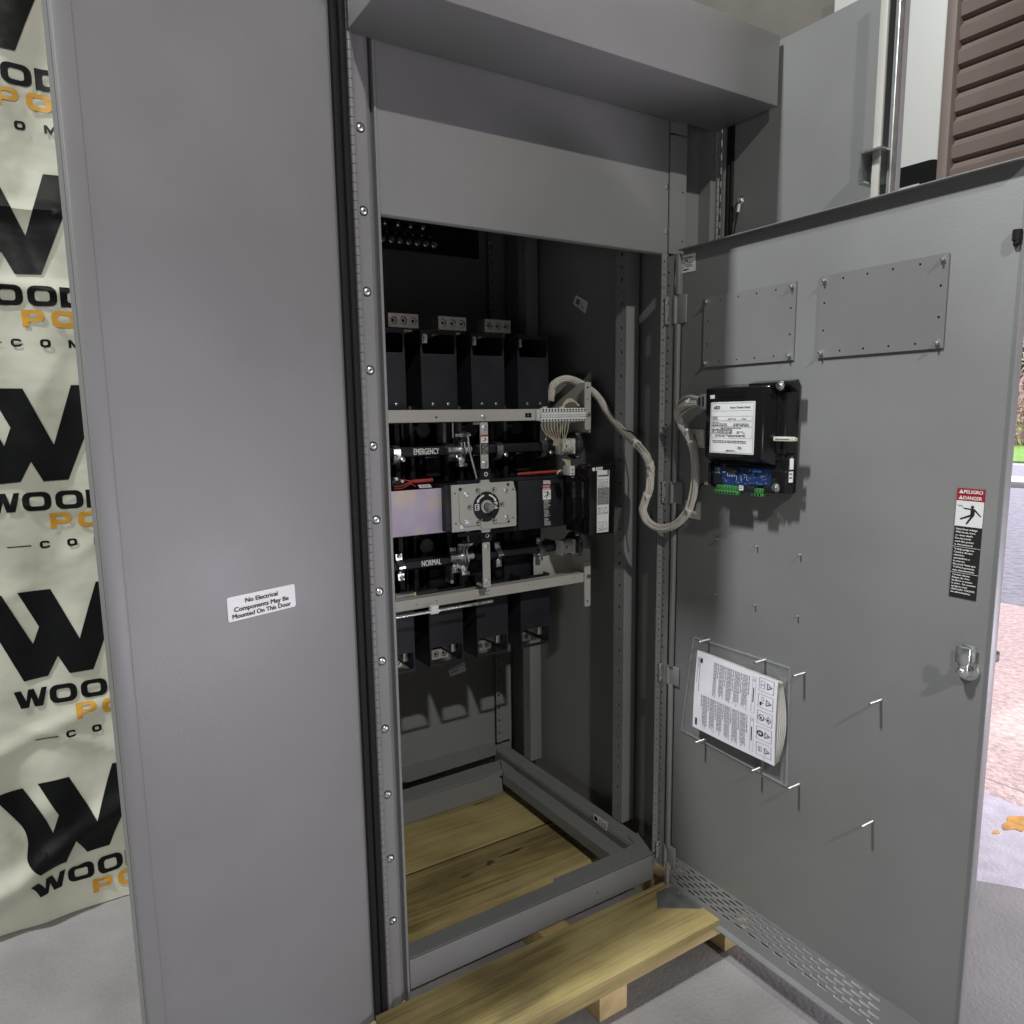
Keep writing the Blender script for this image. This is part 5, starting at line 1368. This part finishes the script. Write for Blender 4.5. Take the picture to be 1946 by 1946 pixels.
# square the glyph up: common top, bottom
tops = (.0930, -.0788)
def snap(v):
    for t in (max(w_[1] for w_ in Wg), min(w_[1] for w_ in Wg)):
        pass
    return v
def rel(a, b): x, y = g(a, b); return x-n3[0], y-n3[1]
def Oglyph(x0, x1, y0, y1, t):
    w_, h_ = x1-x0, y1-y0
    return rrect(x0, x1, y0, y1, h_*.36, 4), [rrect(x0+t*1.35, x1-t*1.35, y0+t, y1-t, h_*.14, 3)]
def Dglyph(x0, x1, y0, y1, t):
    h_ = y1-y0; o = rrect(x0, x1, y0, y1, h_*.36, 4)
    o = [(x0, y0)]+[p for p in o if p[0] > (x0+x1)/2]+[(x0, y1)]
    return o, [rrect(x0+t*1.35, x1-t*1.35, y0+t, y1-t, h_*.12, 3)]
def Pglyph(x0, x1, y0, y1, t):
    h_ = y1-y0; ym = y0+h_*.30; r_ = h_*.3
    o = [(x0, y0), (x0+t*1.3, y0), (x0+t*1.3, ym), (x1-r_, ym)]+[(x1-r_+r_*math.sin(a_), (ym+y1)/2-((y1-ym)/2)*math.cos(a_)) for a_ in np.linspace(.2, 2.95, 7)]+[(x1-r_, y1), (x0, y1)]
    return o, [rrect(x0+t*1.3, x1-t*1.3, ym+t*.85, y1-t*.85, h_*.08, 3)]
def Wsmall(x0, x1, y0, y1):
    w_ = x1-x0; f = lambda a, b: (x0+w_*a, y0+(y1-y0)*b)
    return [f(0, 1), f(.21, 1), f(.34, .38), f(.42, 1), f(.60, 1), f(.70, .38), f(.83, 1), f(1.0, 1), f(.83, 0), f(.58, 0), f(.50, .55), f(.40, 0), f(.16, 0)], []
def Cglyph(x0, x1, y0, y1, t):
    h_ = y1-y0; r_ = h_*.34
    o = rrect(x0, x1, y0, y1, r_, 3); ym = (y0+y1)/2
    right = [p for p in o]
    out = [(x1, ym-h_*.16), (x1-t*1.3, ym-h_*.16), (x1-t*1.3, y0+t), (x0+t*1.3, y0+t), (x0+t*1.3, y1-t), (x1-t*1.3, y1-t), (x1-t*1.3, ym+h_*.16), (x1, ym+h_*.16), (x1, y1-r_), (x1-r_*.3, y1-r_*.3), (x1-r_, y1), (x0+r_, y1), (x0+r_*.3, y1-r_*.3), (x0, y1-r_), (x0, y0+r_), (x0+r_*.3, y0+r_*.3), (x0+r_, y0), (x1-r_, y0), (x1-r_*.3, y0+r_*.3), (x1, y0+r_)]
    return out, []
def Mglyph(x0, x1, y0, y1):
    w_ = x1-x0; f = lambda a, b: (x0+w_*a, y0+(y1-y0)*b)
    return [f(0, 0), f(.22, 0), f(.22, .55), f(.46, 0), f(.54, 0), f(.78, .55), f(.78, 0), f(1, 0), f(1, 1), f(.76, 1), f(.5, .42), f(.24, 1), f(0, 1)], []
ox0, oy1 = rel(453, 1205); ox1, oy0 = rel(710, 1360)
px0, _ = rel(440, 1290); 
H1 = .0375; oy1 = rel(710, 1195)[1]; oy0 = oy1-H1
wx0 = rel(137, 1400)[0]; wx1 = rel(437, 1300)[0]; o1 = (rel(453, 1290)[0], rel(710, 1290)[0]); o2 = (rel(740, 1230)[0], rel(975, 1230)[0])
dW = o1[1]-o1[0]; gp = o2[0]-o1[1]
py1 = rel(790, 1372)[1]; py0 = py1-.0315
p1 = (rel(698, 1450)[0], rel(888, 1450)[0]); po = (rel(940, 1420)[0],); pw = p1[1]-p1[0]
cy1 = rel(660, 1628)[1]; cy0 = cy1-.0150; cx = (rel(608, 1670)[0], rel(700, 1670)[0]); cx2 = rel(845, 1615)[0]
def logo(nx, ny, c=.0022, tail=True):
    def put(gl, mt): 
        o, h = gl; cloth_piece([(x+nx, y+ny) for x, y in o], [[(x+nx, y+ny) for x, y in hh] for hh in h], c, mt, m)
    m = MB(); put((Wg[::-1], []), 'banner_black')
    put(Wsmall(wx0, wx1, oy0, oy1), 'banner_black'); put(Oglyph(o1[0], o1[1], oy0, oy1, .0090), 'banner_black'); put(Oglyph(o2[0], o2[1]+.002, oy0, oy1, .0090), 'banner_black'); put(Dglyph(o2[1]+gp, o2[1]+gp+dW, oy0, oy1, .0090), 'banner_black')
    put(Pglyph(p1[0], p1[1], py0, py1, .0080), 'banner_orange'); put(Oglyph(po[0], po[0]+pw*1.12, py0, py1, .0080), 'banner_orange')
    x = po[0]+pw*1.3; put(Wsmall(x, x+pw*1.3, py0, py1), 'banner_orange')
    if not tail: return m.obj('printed_logo', ban)
    put(Cglyph(cx[0], cx[1], cy0, cy1, .0038), 'banner_black'); d_ = cx2-cx[0]; put(Oglyph(cx2, cx2+(cx[1]-cx[0]), cy0, cy1, .0038), 'banner_black'); put(Mglyph(cx2+d_, cx2+d_+.021, cy0, cy1), 'banner_black')
    l0 = rel(325, 1745)[0]; l1 = rel(537, 1700)[0]; lz = (cy0+cy1)/2
    put(([(l0, lz-.0010), (l1, lz-.0010), (l1, lz+.0010), (l0, lz+.0010)], []), 'banner_black')
    return m.obj('printed_logo', ban)
N_ = [BF.at(c1(233, 865)), BF.at(c2(495, 845)), n3, BF.at(c4(890, 755))]
for nx, ny in N_: logo(nx, ny, tail=ny > -.8)
logo(.012, N_[0][1]+.398)

# ---- second banner on the wall beside the roller door
WX = 2.06
WF = Frame((WX, 0, 0), (0, -1, 0), (0, 0, 1))
b2 = thing('hanging_banner', 'white banner with a glossy black rounded logo hanging by the roller door at upper right', 'banner', (WX-.03, 1.2, .35))
a1 = WF.at(e9(1925, 200), .03)[0]; m = MB(); m.use('banner_sheet'); m.box(WF, -1.45, a1, .30, 1.2, .030, .032, .0008); m.obj('sheet', b2)
a0, bt = WF.at(e9(1551, 190), .032); _, bb = WF.at(e9(1540, 350), .032); ar, br2 = WF.at(e9(1903, 270), .032); at_, btt = WF.at(e9(1805, 131), .032)
m = MB(); m.use('banner_black'); zz = (bt+btt)/2; rr = ar-at_
out = [(a0-.12, bb), (a0-.12, zz), (at_, btt)]+[(at_+rr*math.sin(t), btt-rr*.9+rr*.9*math.cos(t)) for t in np.linspace(.3, 1.57, 6)]+[(ar, bb-.1), (WF.at(e9(1728, 320), .032)[0], bb-.1), (WF.at(e9(1728, 320), .032)[0], bb), ]
m.prism(WF, out[::-1], .0324, .0332); m.obj('printed_logo', b2)

# ---- building shell
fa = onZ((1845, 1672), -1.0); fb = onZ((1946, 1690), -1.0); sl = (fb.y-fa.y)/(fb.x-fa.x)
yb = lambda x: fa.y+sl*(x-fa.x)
m = MB(); m.use('concrete'); m.prism(TV, [(-4, -4), (2.025, -4), (2.025, yb(2.025)), (1.10, yb(1.10)), (1.10, 3.2), (-4, 3.2)], -1.05, -1.0); struct(m, 'floor')
m = MB(); m.use('sunlit_concrete'); m.prism(TV, [(1.102, yb(1.102)+.002), (2.025, yb(2.025)+.002), (2.025, 3.2), (1.102, 3.2)], -1.05, -1.0); m.use('pink_paving'); m.box(TV, 2.0252, 2.108, -6, 6, -1.05, -1.0); m.use('seam_dark'); m.box(TV, 2.1082, 2.118, -6, 6, -1.05, -1.003)  # sunlit floor painted lighter, cut along the door's shadow edge
m.use('rust_paint'); o_ = onZ((1936, 1566), -1.0)
for ox, oy, r_ in ((0, 0, 1), (-.085, .012, .22)):
    m.prism(TV, [(o_.x+ox+.048*r_*math.cos(t)*(1+.25*math.sin(3*t)+.15*math.sin(7*t)), o_.y+oy+.026*r_*math.sin(t)*(1+.2*math.cos(5*t))) for t in np.linspace(0, 6.28, 25)[:-1]], -1.0, -.9985)
struct(m, 'threshold')
m = MB(); m.use('pink_paving'); m.box(TV, 2.1182, 4.19, -8, 10, -1.06, -1.004); struct(m, 'driveway')
m = MB(); m.use('asphalt'); m.box(TV, 4.192, 10.6, -14, 24, -1.07, -1.006); struct(m, 'parking_lot')
m = MB(); m.use('kerb_concrete'); m.box(TV, 10.602, 11.3, -20, 30, -1.07, -.93, .01); struct(m, 'kerb')
m = MB(); m.use('asphalt'); m.box(TV, 11.302, 15.4, -20, 40, -1.07, -1.0); m.use('road_paint'); m.box(TV, 12.2, 12.32, -20, 40, -1.0, -.9985); m.box(TV, 14.9, 15.0, -20, 40, -1.0, -.9985); struct(m, 'road')
m = MB(); m.use('grass'); m.box(TV, 15.402, 60, -40, 60, -1.07, -.97); struct(m, 'grass_verge')
m = MB(); m.use('wall_paint'); m.box(F(3.2), -4, 2.12, -1.0, 2.6, -.06, 0); struct(m, 'back_wall')
# wall with the roller door opening
m = MB(); m.use('wall_paint'); m.box(WF, -3.2, -1.13, -1.0, 5.5, -.06, -.01); m.box(WF, -1.128, 3.0, 1.25, 5.5, -.06, -.01); struct(m, 'side_wall')
gd = thing('roller_door', 'brown slatted roller door raised above the driveway opening', 'roller door', (WX, .2, .2))
zb_ = onX((1940, 590), WX).z
m = MB(); m.use('garage_slat'); z = zb_; 
GX = Frame((WX, 0, 0), (0, -1, 0), (0, 0, 1)); pr = []
sl_h = .056
while z < 1.25:
    pr += [(z, 0), (z+sl_h*.12, .014), (z+sl_h*.62, .018), (z+sl_h*.85, .004)]; z += sl_h
vs = []
for zz, cc in pr: vs += [GX.P(-1.126, zz, cc), GX.P(2.6, zz, cc)]
m.add(vs, [(2*i, 2*i+1, 2*i+3, 2*i+2) for i in range(len(pr)-1)]); m.add([GX.P(-1.126, zb_, -.01), GX.P(2.6, zb_, -.01), GX.P(2.6, 1.25, -.01), GX.P(-1.126, 1.25, -.01)], [(3, 2, 1, 0)])
m.obj('slats', gd, smooth=False)
m = MB(); m.use('rubber'); m.box(GX, -1.126, 2.6, zb_-.050, zb_-.001, -.012, .02, .003); m.obj('bottom_seal', gd)
m = MB(); m.use('garage_slat'); m.box(GX, -1.1255, -1.10, -1.0, 1.25, -.008, .035, .002); m.obj('guide_rail', gd)
# shrubs across the road
def shrub(x, y, r, h, seed, label, green):
    rg = random.Random(seed); t = thing('shrub', label, 'shrub', (x, y, -.97), 'shrubs across the road')
    m = MB(); m.use('shrub_twig')
    for i in range(150):
        a = rg.uniform(0, 6.28); rr = r*rg.random()**.5; p = Vector((x+rr*math.cos(a)*.3, y+rr*math.sin(a)*.4, -.97)); d = Vector((math.cos(a)*.5, math.sin(a)*.9, rg.uniform(.5, 1.5))).normalized(); L = h*rg.uniform(.5, 1.0); pts = [p]
        for k in range(4): d = (d+Vector((rg.uniform(-.35, .35), rg.uniform(-.4, .4), rg.uniform(-.35, .2)))).normalized(); pts.append(pts[-1]+d*L/4)
        m.tube(pts, .014, 4)
    m.obj('branches', t)
    m = MB(); m.use('shrub_leaf')
    for i in range(int(700*green)+60):
        a = rg.uniform(0, 6.28); rr = r*rg.random()**.5; z = -.97+h*rg.random()**.8; c = Vector((x+rr*math.cos(a)*.8, y+rr*math.sin(a), z)); s = rg.uniform(.03, .07)
        u = Vector((rg.uniform(-1, 1), rg.uniform(-1, 1), rg.uniform(-1, 1))).normalized(); v = u.orthogonal().normalized()
        m.add([c-u*s, c+v*s*.5, c+u*s, c-v*s*.5], [(0, 1, 2, 3)])
    m.obj('leaves', t)
shrub(22.5, 9.6, 1.5, 2.9, 1, 'bare twiggy pinkish shrub across the road at the right edge', .5)
shrub(23.5, 11.8, 1.5, 3.0, 2, 'dense shrub half hidden behind the inner door edge across the road', .8)
shrub(24.5, 7.6, 1.6, 2.6, 3, 'leafy green-tinged shrub farther right across the road', 1.0)
m = MB(); m.use('shrub_twig')
rg = random.Random(9)
for i in range(2600):
    y = rg.uniform(-2, 26); z = -.97+rg.random()**1.2*3.4; x = rg.uniform(27, 29); s = rg.uniform(.1, .28); u = Vector((rg.uniform(-.3, .3), rg.uniform(-1, 1), rg.uniform(-1, 1))).normalized(); v = Vector((0, -u.z, u.y))
    m.add([Vector((x, y, z))-u*s, Vector((x, y, z))+v*s*.4, Vector((x, y, z))+u*s, Vector((x, y, z))-v*s*.4], [(0, 1, 2, 3)])
o = m.obj('undergrowth'); o['kind'] = 'stuff'; tag(o, 'tangled pinkish undergrowth on the bank across the road', 'undergrowth')
